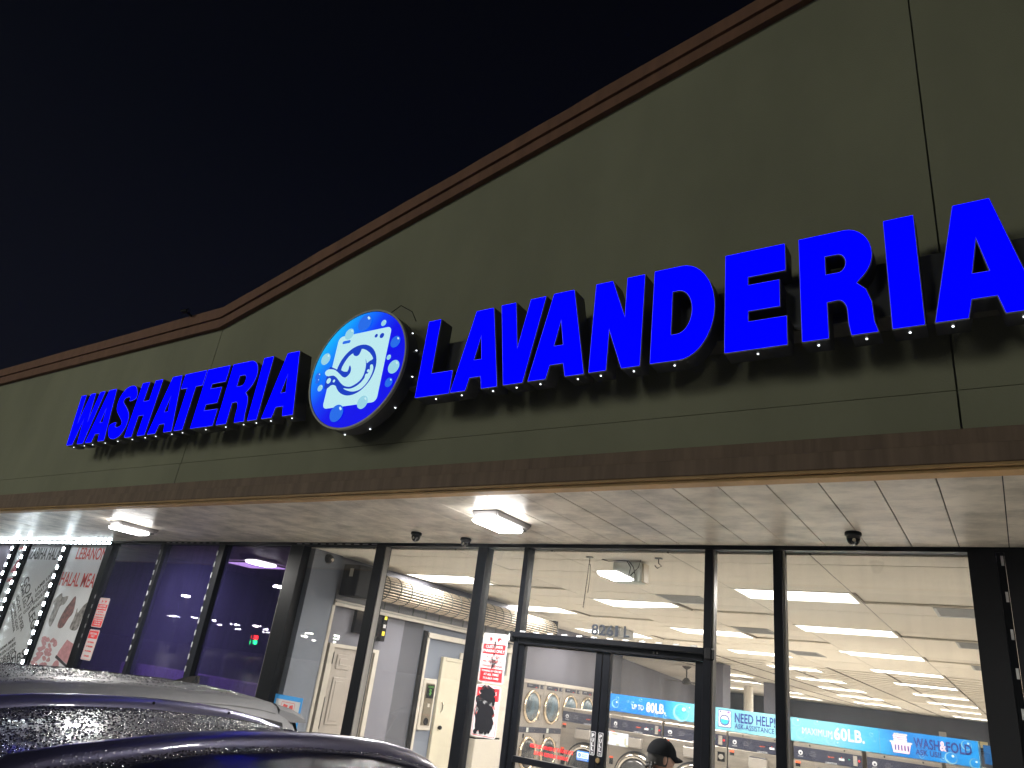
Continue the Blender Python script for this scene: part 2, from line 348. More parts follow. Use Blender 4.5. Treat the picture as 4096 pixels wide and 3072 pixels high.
# canopy soffit: every plank its own piece
sof = box('soffit', dark_gap, B, -30, 24, YW+.052, -.03, 3.058, 3.0615)
pl = MB().box(-.1435, .1435, -.861, .861, -.007, .004, b=.002).mesh('soffit_plank', plank)
for i in range(-66, 30):
    x = -.098-.1465+.293*i
    o = put('soffit_plank', pl, sof); o.location = (x+.293/2, -.888+random.uniform(-.004, .004), 3.0535+random.uniform(-.0012, .0012))
box('wall_moulding', mat('grey_moulding', (.26, .25, .23), .5), B, -30, 24, -.045, -.012, 3.030, 3.047)
# roof deck and rear shell
mb = MB()
for i in range(4):
    x0, x1 = xs[0:1]*0 or [-30, -7.28, -.10, 7.08][i], [-7.28, -.10, 7.08, 24][i]
    n = len(mb.v); t0, t1 = 3.6, 3.6
    mb.v += [(x0, YW+.2, t0), (x1, YW+.2, t1), (x1, 44, t1), (x0, 44, t0)]; mb.f.append((n, n+1, n+2, n+3))
part('roof_deck', mb, dark_gap, B)

# ------------------------------------------------------------------ storefront
box('header', black_alu, B, -18, 6, -.06, .06, 3.012, 3.046)
def mull(x0, x1, z0=0, z1=3.012, y0=-.06, y1=.06):
    p = box('mullion', black_alu, B, x0, x1, y0, y1, z0, z1, b=.003)
    return p
MX = [(-16.3, -16.16), (-14.80, -14.66), (-14.32, -14.18), (-12.95, -12.79), (-11.62, -11.44), (-10.13, -10.05), (-8.76, -8.63), (-7.31, -7.07), (-5.865, -5.735), (-4.44, -4.325), (-3.885, -3.832), (-2.08, -2.015), (-1.525, -1.455), (-.205, -.195)]
for a, b in MX[:-1]: mull(a, b)
for (a, b) in ((-7.33, -7.312), (-4.452, -4.442), (-1.453, -1.440), (-2.013, -2.000), (-5.733, -5.722)):
    box('glazing_bead', mat('bead', (.16, .15, .14), .4), B, a, b, -.045, .03, .4, 3.012)
box('dark_pier', black_matte, B, -.20, -.036, -.075, .3, 0, 3.012)
box('pier_channel', black_alu, B, -.034, .012, -.055, .25, 0, 3.012)
box('dark_pier', black_matte, B, .014, .45, -.085, .3, 0, 3.012)
box('pier_edge', black_alu, B, -.007, .004, -.066, -.054, 0, 3.012)
mull(1.7, 1.8); mull(3.2, 3.3)
for a, b in ((.45, 1.7), (1.8, 3.2)): box('window_pane', pane_m, B, a, b, -.004, .002, .06, 3.012)
PB = [(-7.07, -5.865), (-5.722, -4.452), (-4.325, -3.885), (-2.0, -1.525), (-1.44, -.20)]
for a, b in PB: box('window_pane', pane_m, B, a, b, -.004, .002, .06, 3.012)
box('transom_pane', pane_m, B, -3.832, -2.08, -.004, .002, 2.235, 3.012)
for a, b in ((-11.44, -10.13), (-10.05, -8.76), (-8.63, -7.33)): box('tinted_pane', purple_m, B, a, b, -.004, .002, .06, 3.012)
for a, b in ((-16.16, -14.80), (-14.66, -14.32), (-14.18, -12.95), (-12.79, -11.62)): box('window_pane', pane_m, B, a, b, -.014, -.008, .06, 3.012)
for a, b in [(MX[i][1], MX[i+1][0]) for i in range(9)]+[(-4.325, -3.885), (-2.0, -1.525), (-1.44, -.2)]:
    box('sill', black_alu, B, a, b, -.05, .05, 0, .06)
# door head, with the clips of an unlit light strip on it
dh = box('door_head', black_alu, B, -3.832, -2.08, -.065, .06, 2.125, 2.20, b=.004)
box('head_rail', black_alu, B, -3.875, -2.05, -.115, -.065, 2.176, 2.222, b=.006)
box('head_rail_cap', black_matte, B, -3.905, -3.876, -.12, -.05, 2.13, 2.225, b=.008)
box('head_rail_cap', black_matte, B, -2.049, -1.985, -.125, -.05, 2.135, 2.225, b=.012)
for i in range(12):
    o = box('led_module', led_off, dh, -3.79+i*.148, -3.735+i*.148, -.118, -.107, 2.2235, 2.2335)
box('led_module', led_off, dh, -3.905, -3.893, -.126, -.12, 2.14, 2.20)
for i in range(11):
    box('led_module', led_off, B, -.010, .006, -.0745, -.0665, 2.92-i*.24, 2.985-i*.24)
for i in range(11):
    box('led_module', led_dull, B, -10.115, -10.095, -.069, -.061, 2.86-i*.145, 2.925-i*.145)
    box('led_module', led_dull, B, -8.755, -8.735, -.069, -.061, 2.86-i*.145, 2.925-i*.145)
for i in range(9): box('led_module', led_dull, B, -10.0+i*.145, -9.94+i*.145, -.069, -.061, 3.022, 3.034)
for i in range(10): box('led_module', led_dull, B, -7.2+i*.14, -7.12+i*.14, -.069, -.061, 3.022, 3.034)
for i in range(6): box('led_module', led_dull, B, -11.46, -11.445, -.069, -.061, 2.18-i*.14, 2.235-i*.14)

# ------------------------------------------------------------------ laundromat interior shell
fl = box('interior_floor', floor_m, B, -17, 5, .06, 44, -.3, -.004)
cs = box('ceiling', sheet_m, B, -18, 5, .07, 43.8, 3.028, 3.05)
XL = [-8.41, -7.22, -6.03, -4.84, -3.65, -2.46, -1.27, -.08, 1.11, 2.30]
YL = [-.23, .45, 1.13, 1.84, 2.53, 3.20, 3.95, 4.75, 5.50, 6.24, 7.08, 8.06, 8.85, 9.75, 10.6, 11.7, 12.5]
LR = {1: [(.5, 0)], }
lights1 = [(1.84, 2.53), (4.75, 5.50), (8.06, 8.85), (11.7, 12.5), (15.6, 16.5), (20.1, 21.05), (24.9, 26.1), (30.6, 31.7), (37.7, 39.3)]
lights2 = [(3.20, 3.95), (6.24, 7.08), (9.80, 10.6), (13.5, 14.4), (17.6, 18.6), (22.1, 23.3), (27.3, 28.6), (33.6, 35.2)]
used = set()
def cell(ix, y0): used.add((ix, y0))
for y0, y1 in lights1: cell(6, y0); cell(2, y0)
for y0, y1 in lights2: cell(4, y0)
vents = {(7, 2.53), (7, 5.50), (7, 8.85), (4, 2.53), (4, 5.50), (4, 8.85)}
unit = MB().box(0, 1, 0, 1, 0, .018, b=0).mesh('ceiling_tile', tile_m)
for i in range(len(XL)-1):
    for j in range(len(YL)-1):
        if (i, YL[j]) in used: continue
        x0, x1, y0, y1 = XL[i]+.006, XL[i+1]-.006, max(YL[j], .07)+.0055, YL[j+1]-.0055
        o = put('ceiling_tile', unit, cs); o.location = (x0, y0, 3.0+random.uniform(0, .0025)); o.scale = (x1-x0, y1-y0, 1)
        o.rotation_euler = (random.uniform(-.0025, .0025), random.uniform(-.001, .001), 0)
mb = MB()
for x in XL: mb.box(x-.010, x+.010, .07, 43.6, 3.004, 3.027)
part('ceiling_grid', mb, bar_m, cs)
mb = MB(); y = 12.5
while y < 27: mb.box(-17, 2.5, y-.006, y+.006, 3.016, 3.027); y += .78
part('ceiling_cross_bars', mb, mat('far_bar', (.60, .55, .47), .7), cs)
for i, (ix, yy) in enumerate(sorted(vents)):
    x0 = -3.60 if ix != 7 else -.64; j = YL.index(yy)
    r = thing('ceiling_vent', 'grey return air grille %s' % ['between door and pier rows of lights, nearest the glass', 'between door and pier rows of lights, second from the glass', 'between door and pier rows of lights, third from the glass', 'beside the black pier, nearest the glass', 'beside the black pier, second from the glass', 'beside the black pier, third from the glass'][i], 'vent', (x0, yy, 2.99), 'ceiling vents')
    w, d = (.62 if ix == 7 else .55), YL[j+1]-yy-.03
    box('frame', vent_m, r, x0, x0+w, yy+.015, yy+d, 2.992, 3.0)
    mb = MB()
    for q in range(9): mb.box(x0+.03, x0+w-.03, yy+.05+q*(d-.1)/9, yy+.05+q*(d-.1)/9+.02, 2.987, 2.9918)
    part('grille_slats', mb, vent_m, r)
# side wall with its roll-up opening, back room wall, far walls
KS = 7.1/8
def mp(x, y, z): return (-7.1+(x+8)*KS, -6+(y+6)*KS, 0 if z < .05 else 1.77+(z-1.77)*KS)
def bx2(name, m, parent, x0, x1, y0, y1, z0, z1, b=0):
    p, q = mp(x0, y0, z0), mp(x1, y1, z1); return box(name, m, parent, p[0], q[0], p[1], q[1], p[2], q[2], b=b)
box('side_wall', wall_blue, B, -7.2, -7.0, .07, .535, 0, 3.0)
box('side_wall', wall_lil, B, -7.2, -7.1, .535, 2.03, 0, 3.0)
box('side_wall', wall_dark, B, -7.2, -7.11, 2.03, 2.46, 0, 3.0)
box('side_wall', wall_blue, B, -7.2, -7.105, 2.46, 4.97, 0, 3.0)
box('side_wall', wall_lil, B, -7.1, -7.06, .535, 4.97, 2.475, 3.0)
box('opening_track', cream, B, -7.06, -6.99, .55, 4.9, 2.405, 2.475, b=.004)
box('opening_track', cream, B, -7.05, -7.0, .52, .585, 0, 2.404, b=.004)
box('opening_track', mat('track_steel', (.25, .24, .22), .5), B, -6.989, -6.975, .56, 4.9, 2.44, 2.455)
bx2('inner_post', black_matte, B, -8.005, -7.96, 3.54, 3.62, 0, 2.4)
bx2('inner_post', cream, B, -8.005, -7.95, 3.62, 3.67, 0, 2.35)
bx2('inner_track', cream, B, -8.005, -7.93, 3.62, 6.2, 2.30, 2.38, b=.004)
box('party_wall', wall_lil, B, -7.3, -7.2, .07, 4.97, 0, 3.0)
box('party_wall', wall_lil, B, -8.3, -7.3, 4.9, 4.97, 0, 3.0)
box('party_wall', wall_lil, B, -8.3, -8.16, 4.97, 6.35, 0, 3.0)
box('dryer_wall', wall_lil, B, -8.3, -8.16, 6.35, 10.5, 0, 3.0)
box('pilaster', wall_dark, B, -8.3, -8.0, 10.5, 11.15, 0, 3.0)
mb = MB()
for a, b in (((-8.3, 11.15), (-9.4, 11.2)), ((-9.4, 11.2), (-16.6, 41.6))):
    n = len(mb.v); mb.v += [(*a, 0), (*b, 0), (*b, 3.0), (*a, 3.0)]; mb.f.append((n, n+1, n+2, n+3))
part('far_side_wall', mb, wall_lil, B)
box('back_wall', wall_dark, B, -17, 5, 42.9, 43.1, 0, 3.0)
box('right_wall', wall_lil, B, 3.2, 3.4, .1, 43, 0, 3.0)
box('grey_column', wall_lil, B, -7.25, -6.69, 14.75, 15.4, 0, 3.0)
box('grey_column', wall_lil, B, -7.95, -7.30, 23.4, 24.2, 0, 3.0)
part('white_column', MB().tube([(-10.28, 29.5, 0), (-10.28, 29.5, 3.0)], .21, 16), mat('white_column_paint', (.78, .74, .66), .5), B)
box('wall_outlet', cream, B, -3.95, -3.6, 42.86, 42.9, 1.95, 2.28)
box('exit_plate', mat('yellowed_plastic', (.62, .53, .26), .5), B, -2.55, -1.75, 42.85, 42.9, 1.75, 2.05)
# unlit neighbour unit behind purple film and the meat shop
box('party_wall', mat('neighbour_wall', (.25, .23, .30), .8), B, -11.6, -11.5, .07, 5, 0, 3.0)
box('neighbour_wall', mat('neighbour_wall2', (.22, .20, .30), .8, var=.2, vscale=2), B, -11.5, -7.3, 4.2, 4.3, 0, 3.0)
box('white_counter', mat('counter', (.80, .62, .74), .6), B, -10.55, -7.35, .14, .5, .9, 1.385)
box('meat_shop_back', poster_w, B, -18, -11.6, 3.0, 3.1, 0, 3.0)
box('end_wall', wall_lil, B, -18.1, -18, .07, 44, 0, 3.0)

# ------------------------------------------------------------------ ceiling lights
def ceil_light(x0, x1, y0, y1, label, m=panel_e, grp='lit ceiling panels of the laundromat', lum=112):
    cx, cy = (x0+x1)/2, (y0+y1)/2
    r = thing('ceiling_light', label, 'ceiling light', (cx, cy, 3.0), grp)
    mb = MB()
    for a in ((x0, x1, y0, y0+.02), (x0, x1, y1-.02, y1), (x0, x0+.02, y0+.02, y1-.02), (x1-.02, x1, y0+.02, y1-.02)): mb.box(*a, 2.994, 3.02)
    part('frame', mb, mat_frame, r); box('diffuser', m, r, x0+.02, x1-.02, y0+.02, y1-.02, 2.999, 3.012)
    lum = min(lum, 105 if y0 < 3 else 80 if y0 < 6 else 42 if y0 < 10 else 24)
    if lum: area_light(r, cx, cy, 2.992, x1-x0-.06, y1-y0-.06, math.pi*lum*(x1-x0-.06)*(y1-y0-.06), (1, .95, .88))
mat_frame = mat('fixture_frame', (.75, .72, .66), .5)
for i, (a, b) in enumerate(lights1):
    d = i*.058 if i else 0; ceil_light(-2.45-d, -1.28-(.02*i if i > 6 else 0), a, b, 'bright rectangular ceiling light, %s from the window in the row nearest the black pier' % ORD[i])
for i, (a, b) in enumerate(lights2):
    ceil_light(-4.84-.05*i-(.03*i*i), -3.66-.18*max(0, i-1), a, b, 'bright rectangular ceiling light, %s from the window in the row over the glass doors' % ORD[i])
for i, (a, b) in enumerate(((1.70, 2.37), (4.48, 5.23), (7.75, 8.8), (20.0, 21.1), (24.3, 25.4), (30.3, 31.6), (36.4, 37.8))):
    x0, x1 = [(-7.0, -5.85), (-7.24, -6.06), (-7.6, -6.2), (-9.0, -7.6), (-9.6, -8.43), (-9.6, -8.3), (-10.3, -8.7)][i]
    ceil_light(x0, x1, a, b, 'bright rectangular ceiling light, %s from the window in the leftmost row beside the rolled grille' % ORD[i], lum=(38, 34, 14, 20, 20, 20, 20)[i])
ceil_light(-12.6, -11.4, 33.2, 34.4, 'small bright ceiling light seen far back beside the white column')
ceil_light(-10.40, -9.38, 1.17, 1.75, 'lilac ceiling light seen through purple film at the top of the tinted window', lilac_e, 'ceiling light of the dark unit', 0)
ceil_light(-14.6, -13.4, 1.2, 1.8, 'ceiling light glowing behind the butcher posters', lilac_e, 'ceiling light of the meat shop', 0)

# ================================================================== SIGN LETTERS
def arc(cx, cz, rx, rz, a0, a1, n=10): return [(cx+rx*math.cos(math.radians(a0+(a1-a0)*i/n)), cz+rz*math.sin(math.radians(a0+(a1-a0)*i/n))) for i in range(n+1)]
G = {
 'L': [[(0, 0), (1, 0), (1, .29), (.38, .29), (.38, 1), (0, 1)]],
 'A': [[(0, 0), (.335, 0), (.385, .15), (.615, .15), (.665, 0), (1, 0), (.69, 1), (.31, 1)], [(.425, .37), (.575, .37), (.50, .64)]],
 'V': [[(.29, 0), (.71, 0), (1, 1), (.66, 1), (.5, .44), (.34, 1), (0, 1)]],
 'N': [[(0, 0), (.36, 0), (.36, .42), (.64, 0), (1, 0), (1, 1), (.64, 1), (.64, .58), (.36, 1), (0, 1)]],
 'D': [[(0, 0)]+arc(.46, .5, .54, .5, -90, 90, 20)+[(0, 1)], [(.33, .275), (.42, .275)]+arc(.42, .5, .22, .225, -80, 80, 12)+[(.42, .725), (.33, .725)]],
 'E': [[(0, 0), (1, 0), (1, .28), (.40, .28), (.40, .375), (.90, .375), (.90, .645), (.40, .645), (.40, .72), (1, .72), (1, 1), (0, 1)]],
 'R': [[(0, 0), (.37, 0), (.37, .33), (.50, .335)]+arc(.50, .22, .115, .115, 90, 10, 5)+[(.62, .1), (.645, 0), (1, 0), (.955, .10), (.94, .28), (.88, .40), (.77, .47)]+arc(.64, .735, .35, .265, -48, 90, 12)+[(0, 1)], [(.37, .60), (.50, .60)]+arc(.53, .685, .10, .085, -80, 80, 8)+[(.50, .77), (.37, .77)]],
 'I': [[(0, 0), (1, 0), (1, 1), (0, 1)]],
 'H': [[(0, 0), (.36, 0), (.36, .37), (.62, .37), (.62, 0), (1, 0), (1, 1), (.64, 1), (.64, .64), (.36, .64), (.36, 1), (0, 1)]],
 'T': [[(.30, 0), (.70, 0), (.70, .73), (1, .73), (1, 1), (0, 1), (0, .73), (.30, .73)]],
 'W': [[(.16, 0), (.40, 0), (.50, .50), (.60, 0), (.84, 0), (1, 1), (.79, 1), (.71, .42), (.60, 1), (.40, 1), (.29, .42), (.21, 1), (0, 1)]],
}
def s_glyph():
    cl = []; 
    for i in range(13): a = math.radians(20+i*(250/12)); cl.append((.5+.325*math.cos(a), .735+.13*math.sin(a)+.005))
    for i in range(13): a = math.radians(90-i*(250/12)); cl.append((.5+.325*math.cos(a), .265+.13*math.sin(a)-.005))
    pts = [(.82, .70), (.80, .79), (.68, .865), (.5, .885), (.30, .855), (.19, .76), (.22, .64), (.38, .555), (.60, .46), (.78, .36), (.81, .24), (.70, .145), (.5, .115), (.31, .14), (.20, .22), (.18, .31)]
    L, R = [], []
    for i, p in enumerate(pts):
        a, b = pts[max(i-1, 0)], pts[min(i+1, len(pts)-1)]; dx, dy = (b[0]-a[0])*.4, (b[1]-a[1])*.68; l = math.hypot(dx, dy)
        nx, ny = -dy/l, dx/l; h = .062
        L.append((p[0]+nx*h/.4, p[1]+ny*h*1.22/.68)); R.append((p[0]-nx*h/.4, p[1]-ny*h*1.22/.68))
    return [[(min(1, max(0, x)), min(1, max(0, z))) for x, z in L+R[::-1]]]
G['S'] = s_glyph()
YF = -2.10
word1 = [('W', -9.42, -8.85), ('A', -8.89, -8.46), ('S', -8.46, -8.06), ('H', -8.03, -7.62), ('A', -7.57, -7.11), ('T', -7.19, -6.80), ('E', -6.78, -6.40), ('R', -6.35, -5.90), ('I', -5.86, -5.715), ('A', -5.65, -5.20)]
word2 = [('L', -3.75, -3.40), ('A', -3.395, -2.95), ('V', -3.02, -2.61), ('A', -2.69, -2.23), ('N', -2.20, -1.82), ('D', -1.755, -1.33), ('E', -1.27, -.895), ('R', -.82, -.415), ('I', -.355, -.195), ('A', -.155, .31)]
def letter(ch, x0, x1, z0, z1, label):
    r = thing('channel_letter', label, 'sign letter', ((x0+x1)/2, YW, z0), 'blue lit letters of the shop sign')
    lp = [[(x0+p[0]*(x1-x0), z0+p[1]*(z1-z0)) for p in l] for l in G[ch]]
    if ch == 'S': lp = [smooth_loop(lp[0], 2)]
    shape('letter_can', lp, YF+.012, .135, can_m, r)
    shape('trim_cap', lp, YF-.002, .0135, cap_m, r)
    shape('lit_face', lp, YF-.006, .0035, blue_e, r, off=-.0055)
    lows = {'A': (.17, .83), 'H': (.18, .81), 'N': (.18, .82), 'R': (.2, .82), 'W': (.28, .72), 'V': (.5,), 'D': (.35,), 'S': (.5,)}.get(ch, (.5,))
    for u in lows:
        p = part('drain_light', MB().lathe([(.006, -.005), (.006, 0)], (x0+u*(x1-x0), YF+.055, z0-.001), 'Z', 8), drain_e, r)
seenA = 0; names = {'W': 'blue lit W starting the word WASHATERIA', 'S': 'blue lit S in WASHATERIA', 'H': 'blue lit H after the S of WASHATERIA', 'T': 'blue lit T in the middle of WASHATERIA', 'E': 'blue lit E after the T of WASHATERIA', 'R': 'blue lit R near the end of WASHATERIA', 'I': 'narrow blue lit I near the end of WASHATERIA'}
for i, (ch, a, b) in enumerate(word1):
    lab = names.get(ch) or ['blue lit A right after the W of WASHATERIA', 'blue lit A between H and T of WASHATERIA', 'blue lit A ending WASHATERIA beside the round sign'][seenA]
    if ch == 'A': seenA += 1
    letter(ch, a, b, 3.758, 4.428, lab)
seenA = 0; names = {'L': 'blue lit L starting LAVANDERIA beside the round sign', 'V': 'blue lit V in LAVANDERIA', 'N': 'blue lit N in LAVANDERIA', 'D': 'blue lit D in the middle of LAVANDERIA', 'E': 'large blue lit E after the D of LAVANDERIA', 'R': 'large blue lit R near the end of LAVANDERIA', 'I': 'large narrow blue lit I before the last A of LAVANDERIA'}
for i, (ch, a, b) in enumerate(word2):
    lab = names.get(ch) or ['blue lit A between L and V of LAVANDERIA', 'blue lit A between V and N of LAVANDERIA', 'largest blue lit A cut by the right photo edge'][seenA]
    if ch == 'A': seenA += 1
    letter(ch, a, b, 3.758+.0025*i, 4.450+.0045*i, lab)
rw = thing('sign_raceway', 'dark raceway box running behind the letters of LAVANDERIA', 'raceway', (-1.5, YW, 3.94))
box('channel', can_m, rw, -3.98, 2.0, YF+.150, YW+.004, 3.945, 4.30, b=.004)
box('lower_flange', mat('flange', (.16, .15, .12), .6), rw, -4.0, 2.0, YF+.140, YW+.004, 3.934, 3.943)
box('cover_plate', mat('plate_grey', (.10, .11, .12), .5), rw, -2.29, -2.12, YF+.143, YF+.1495, 3.96, 4.27)
# round sign
DC = (-4.50, 4.125); DR = .566
rim_grey = mat('rim_grey', (.30, .30, .26), .5)
ds = thing('round_sign', 'round lit blue sign with a washing machine and bubbles between the two words', 'sign', (DC[0], YW, DC[1]-DR))
shape('sign_can', [circ(*DC, DR, 72)], YF-.004, .15, can_m, ds); box('standoff_frame', can_m, ds, DC[0]-.3, DC[0]+.3, YF+.147, YW+.004, DC[1]-.12, DC[1]+.12)
shape('rim', [circ(*DC, DR+.004, 72), circ(*DC, DR-.012, 72)], YF-.014, .03, rim_grey, ds)
dm = emit('lit_round_face', (.0, .1, 1), 1.0, (0, 0, .1)); n = dm.node_tree; bs = n.nodes['Principled BSDF']
g_ = n.nodes.new('ShaderNodeNewGeometry'); sp = n.nodes.new('ShaderNodeVectorMath'); sp.operation = 'DOT_PRODUCT'; sp.inputs[1].default_value = (-.80, 0, .62)
sb = n.nodes.new('ShaderNodeVectorMath'); sb.operation = 'SUBTRACT'; sb.inputs[1].default_value = (DC[0], 0, DC[1])
n.links.new(g_.outputs['Position'], sb.inputs[0]); n.links.new(sb.outputs[0], sp.inputs[0])
rp = n.nodes.new('ShaderNodeMapRange'); rp.inputs[1].default_value = -DR; rp.inputs[2].default_value = DR; n.links.new(sp.outputs['Value'], rp.inputs[0])
cr = n.nodes.new('ShaderNodeValToRGB'); cr.color_ramp.elements[0].color = (0, 0, .80, 1); cr.color_ramp.elements[0].position = .42; cr.color_ramp.elements[1].color = (0, .44, .98, 1); cr.color_ramp.elements[1].position = .98
kk = cr.color_ramp.elements.new(.62); kk.color = (0, .045, .92, 1); kk = cr.color_ramp.elements.new(.82); kk.color = (0, .22, .96, 1)
n.links.new(rp.outputs[0], cr.inputs[0]); n.links.new(cr.outputs[0], bs.inputs['Emission Color'])
face = shape('sign_face', [circ(*DC, DR-.016, 72)], YF-.008, .003, dm, ds)
def dl(pts): return [(DC[0]+x, DC[1]+z) for x, z in pts]
yy = YF-.0095
def lay(name, loops, m, smooth=True, dy=0): return shape(name, loops, yy-.001-dy, .001, m, face)
lay('machine_logo', [rrect(DC[0]-.312, DC[0]+.335, DC[1]-.354, DC[1]+.352, .05)], disc_white)
lay('drum_ring', [circ(DC[0], DC[1]-.017, .242, 48)], logo_blue, dy=.0012)
lay('wave_shadow', [smooth_loop(dl([(-.345, .044), (-.306, .047), (-.206, .008), (-.143, .045), (-.084, -.151), (-.07, -.245), (-.134, -.208), (-.176, -.168), (-.223, -.137), (-.268, -.132), (-.300, -.153), (-.345, -.16), (-.353, -.08)]), 3)], logo_blue, dy=.0024)
lay('wave_logo', [smooth_loop(dl([(-.384, -.003), (-.384, .016), (-.357, .032), (-.312, .03), (-.257, .013), (-.194, -.029), (-.147, -.064), (-.106, -.078), (-.074, -.064), (-.053, -.034), (-.058, .005), (-.079, .036), (-.088, .023), (-.098, -.023), (-.179, .002), (-.162, .067), (-.119, .128), (-.076, .151), (-.066, .135), (-.03, .117), (.004, .124), (.022, .165), (.024, .179), (.063, .17), (.133, .128), (.191, .063), (.156, .045), (.126, .026), (.118, .046), (.099, .072), (.119, .017), (.123, -.048), (.106, -.111), (.059, -.151), (-.005, -.175), (-.054, -.172), (-.108, -.153), (-.162, -.114), (-.213, -.069), (-.266, -.038), (-.329, -.037), (-.364, -.025)]), 2)], disc_white, dy=.0036)
lay('crescent_logo', [smooth_loop(dl([(-.099, -.182), (-.023, -.196), (.045, -.186), (.106, -.152), (.149, -.098), (.181, -.047), (.175, -.004), (.189, .007), (.207, -.004), (.22, -.043), (.208, -.106), (.17, -.174), (.112, -.217), (.034, -.228), (-.043, -.21)]), 3)], disc_white, dy=.0036)
lay('streak_logo', [dl([(.14, -.129), (.14, -.088), (.148, -.075), (.167, -.08), (.164, -.105), (.153, -.135)])], disc_white, dy=.0048)
for x, z, r, m in ((.165, -.05, .014, disc_white), (-.31, -.085, .027, disc_white), (-.24, -.095, .014, disc_white), (.17, .285, .018, logo_blue), (.24, .275, .025, logo_blue)):
    lay('logo_dot', [circ(DC[0]+x, DC[1]+z, r, 20)], m, dy=.0048)
lay('soap_slot', [rrect(DC[0]-.25, DC[0]-.15, DC[1]+.27, DC[1]+.30, .014)], bub_b, dy=.0012)
for x, z, r, m in ((-.01, .445, .082, bub_b), (.23, .40, .030, bub_w), (-.18, .36, .055, bub_w), (.42, .185, .055, bub_b), (-.42, .145, .058, bub_w), (.46, -.055, .062, bub_w), (.38, .045, .024, bub_w), (.44, -.195, .042, bub_b), (.18, -.345, .060, bub_w), (-.11, -.415, .080, bub_b), (-.47, -.02, .035, bub_b), (-.46, -.07, .026, bub_b), (-.40, -.145, .032, bub_w)):
    p = lay('bubble_logo', [circ(DC[0]+x, DC[1]+z, r, 24)], m, dy=.0060)
    lay('bubble_glint', [smooth_loop([(DC[0]+x+r*.55*math.cos(a)+0, DC[1]+z+r*.62*math.sin(a)) for a in (.5, .8, 1.1)]+[(DC[0]+x+r*.82*math.cos(a), DC[1]+z+r*.82*math.sin(a)) for a in (1.1, .8, .5)], 2)], bub_g, dy=.0072)
for a in (-70, -40, -10, 15, 35, -100):
    part('drain_light', MB().lathe([(.007, -.005), (.007, 0)], (DC[0]+(DR+.003)*math.cos(math.radians(a)), YF+.12, DC[1]+(DR+.003)*math.sin(math.radians(a))), 'Z', 8), drain_e, ds)
part('feed_cable', MB().tube([(-4.28, YF+.05, 4.66), (-4.15, YF+.03, 4.70), (-4.03, YF+.06, 4.63), (-4.0, YF+.1, 4.55)], .004, 6), black_matte, ds)

# ================================================================== CANOPY LAMPS AND CAMERAS
housing_m = mat('bronze_housing', (.20, .19, .19), .4)
def soffit_lamp(x, y, label):
    r = thing('canopy_lamp', label, 'lamp', (x, y, 3.046), 'bright lamps under the canopy')
    mb = MB(); bm = bmesh.new(); bmesh.ops.create_cube(bm, size=1)
    for v in bm.verts:
        k = 1.0 if v.co.z > 0 else .86; v.co = Vector((x+v.co.x*.27*k, y+v.co.y*.56*k, 3.017+v.co.z*.058))
    bmesh.ops.bevel(bm, geom=bm.edges[:], offset=.012, segments=2, affect='EDGES'); mb.bm(bm)
    part('housing', mb, housing_m, r)
    part('lens', MB().box(x-.125, x+.125, y-.27, y+.16, 2.948, 2.987, b=.03), lamp_e, r); area_light(r, x, y-.05, 2.943, .19, .36, 215, (1, .97, .92))
    part('louvre', MB().box(x-.10, x+.10, y+.175, y+.23, 2.980, 2.9875), black_matte, r)
soffit_lamp(-3.47, -1.08, 'bright canopy lamp in a bronze housing above the glass doors')
soffit_lamp(-9.26, -1.0, 'bright canopy lamp far left above the purple windows')
soffit_lamp(2.35, -1.05, 'canopy lamp right of the black pier')
def dome(x, y, label, tilt=0):
    r = thing('dome_camera', label, 'camera', (x, y, 3.046), 'black dome cameras under the canopy')
    part('base', MB().lathe([(.052, 0), (.056, -.006), (.056, -.022), (.050, -.028)], (x, y, 3.046), 'Z', 20), black_alu, r)
    part('dome', MB().lathe([(.046, -.028), (.045, -.05), (.038, -.072), (.024, -.088), (.008, -.094)], (x, y, 3.046), 'Z', 20), car_glass, r)
    part('lens', MB().lathe([(.012, 0), (.010, .012)], (x+.012, y-.048, 2.982), 'Y', 12), chrome, r)
dome(-4.86, -.56, 'small black dome camera, left of the two near the canopy lamp')
dome(-4.43, -.30, 'small black dome camera close above the window header, left of the doors')
dome(-.855, -.52, 'larger black dome camera alone on the pale planks at the right')
r = thing('bullet_camera', 'tiny dark camera perched on the brown roof edge', 'camera', (-7.9, YW-.09, 5.42))
part('body', MB().tube([(-7.98, YW-.16, 5.44), (-7.86, YW-.16, 5.425)], .03, 12), black_alu, r); part('bracket', MB().tube([(-7.92, YW-.15, 5.43), (-7.90, YW-.07, 5.40)], .012, 8), black_matte, r); part('lens', MB().tube([(-7.859, YW-.16, 5.425), (-7.85, YW-.16, 5.424)], .02, 12), chrome, r)
r = thing('dome_camera', 'dark round camera high on the blue grey side wall', 'camera', (-6.99, .31, 2.9), 'black dome cameras inside')
part('base', MB().lathe([(.06, 0), (.055, .03), (.04, .05)], (-6.998, .30, 2.92), 'X', 18), black_alu, r); part('lens', MB().lathe([(.025, .05), (.02, .065)], (-6.998, .315, 2.91), 'X', 14), chrome, r)

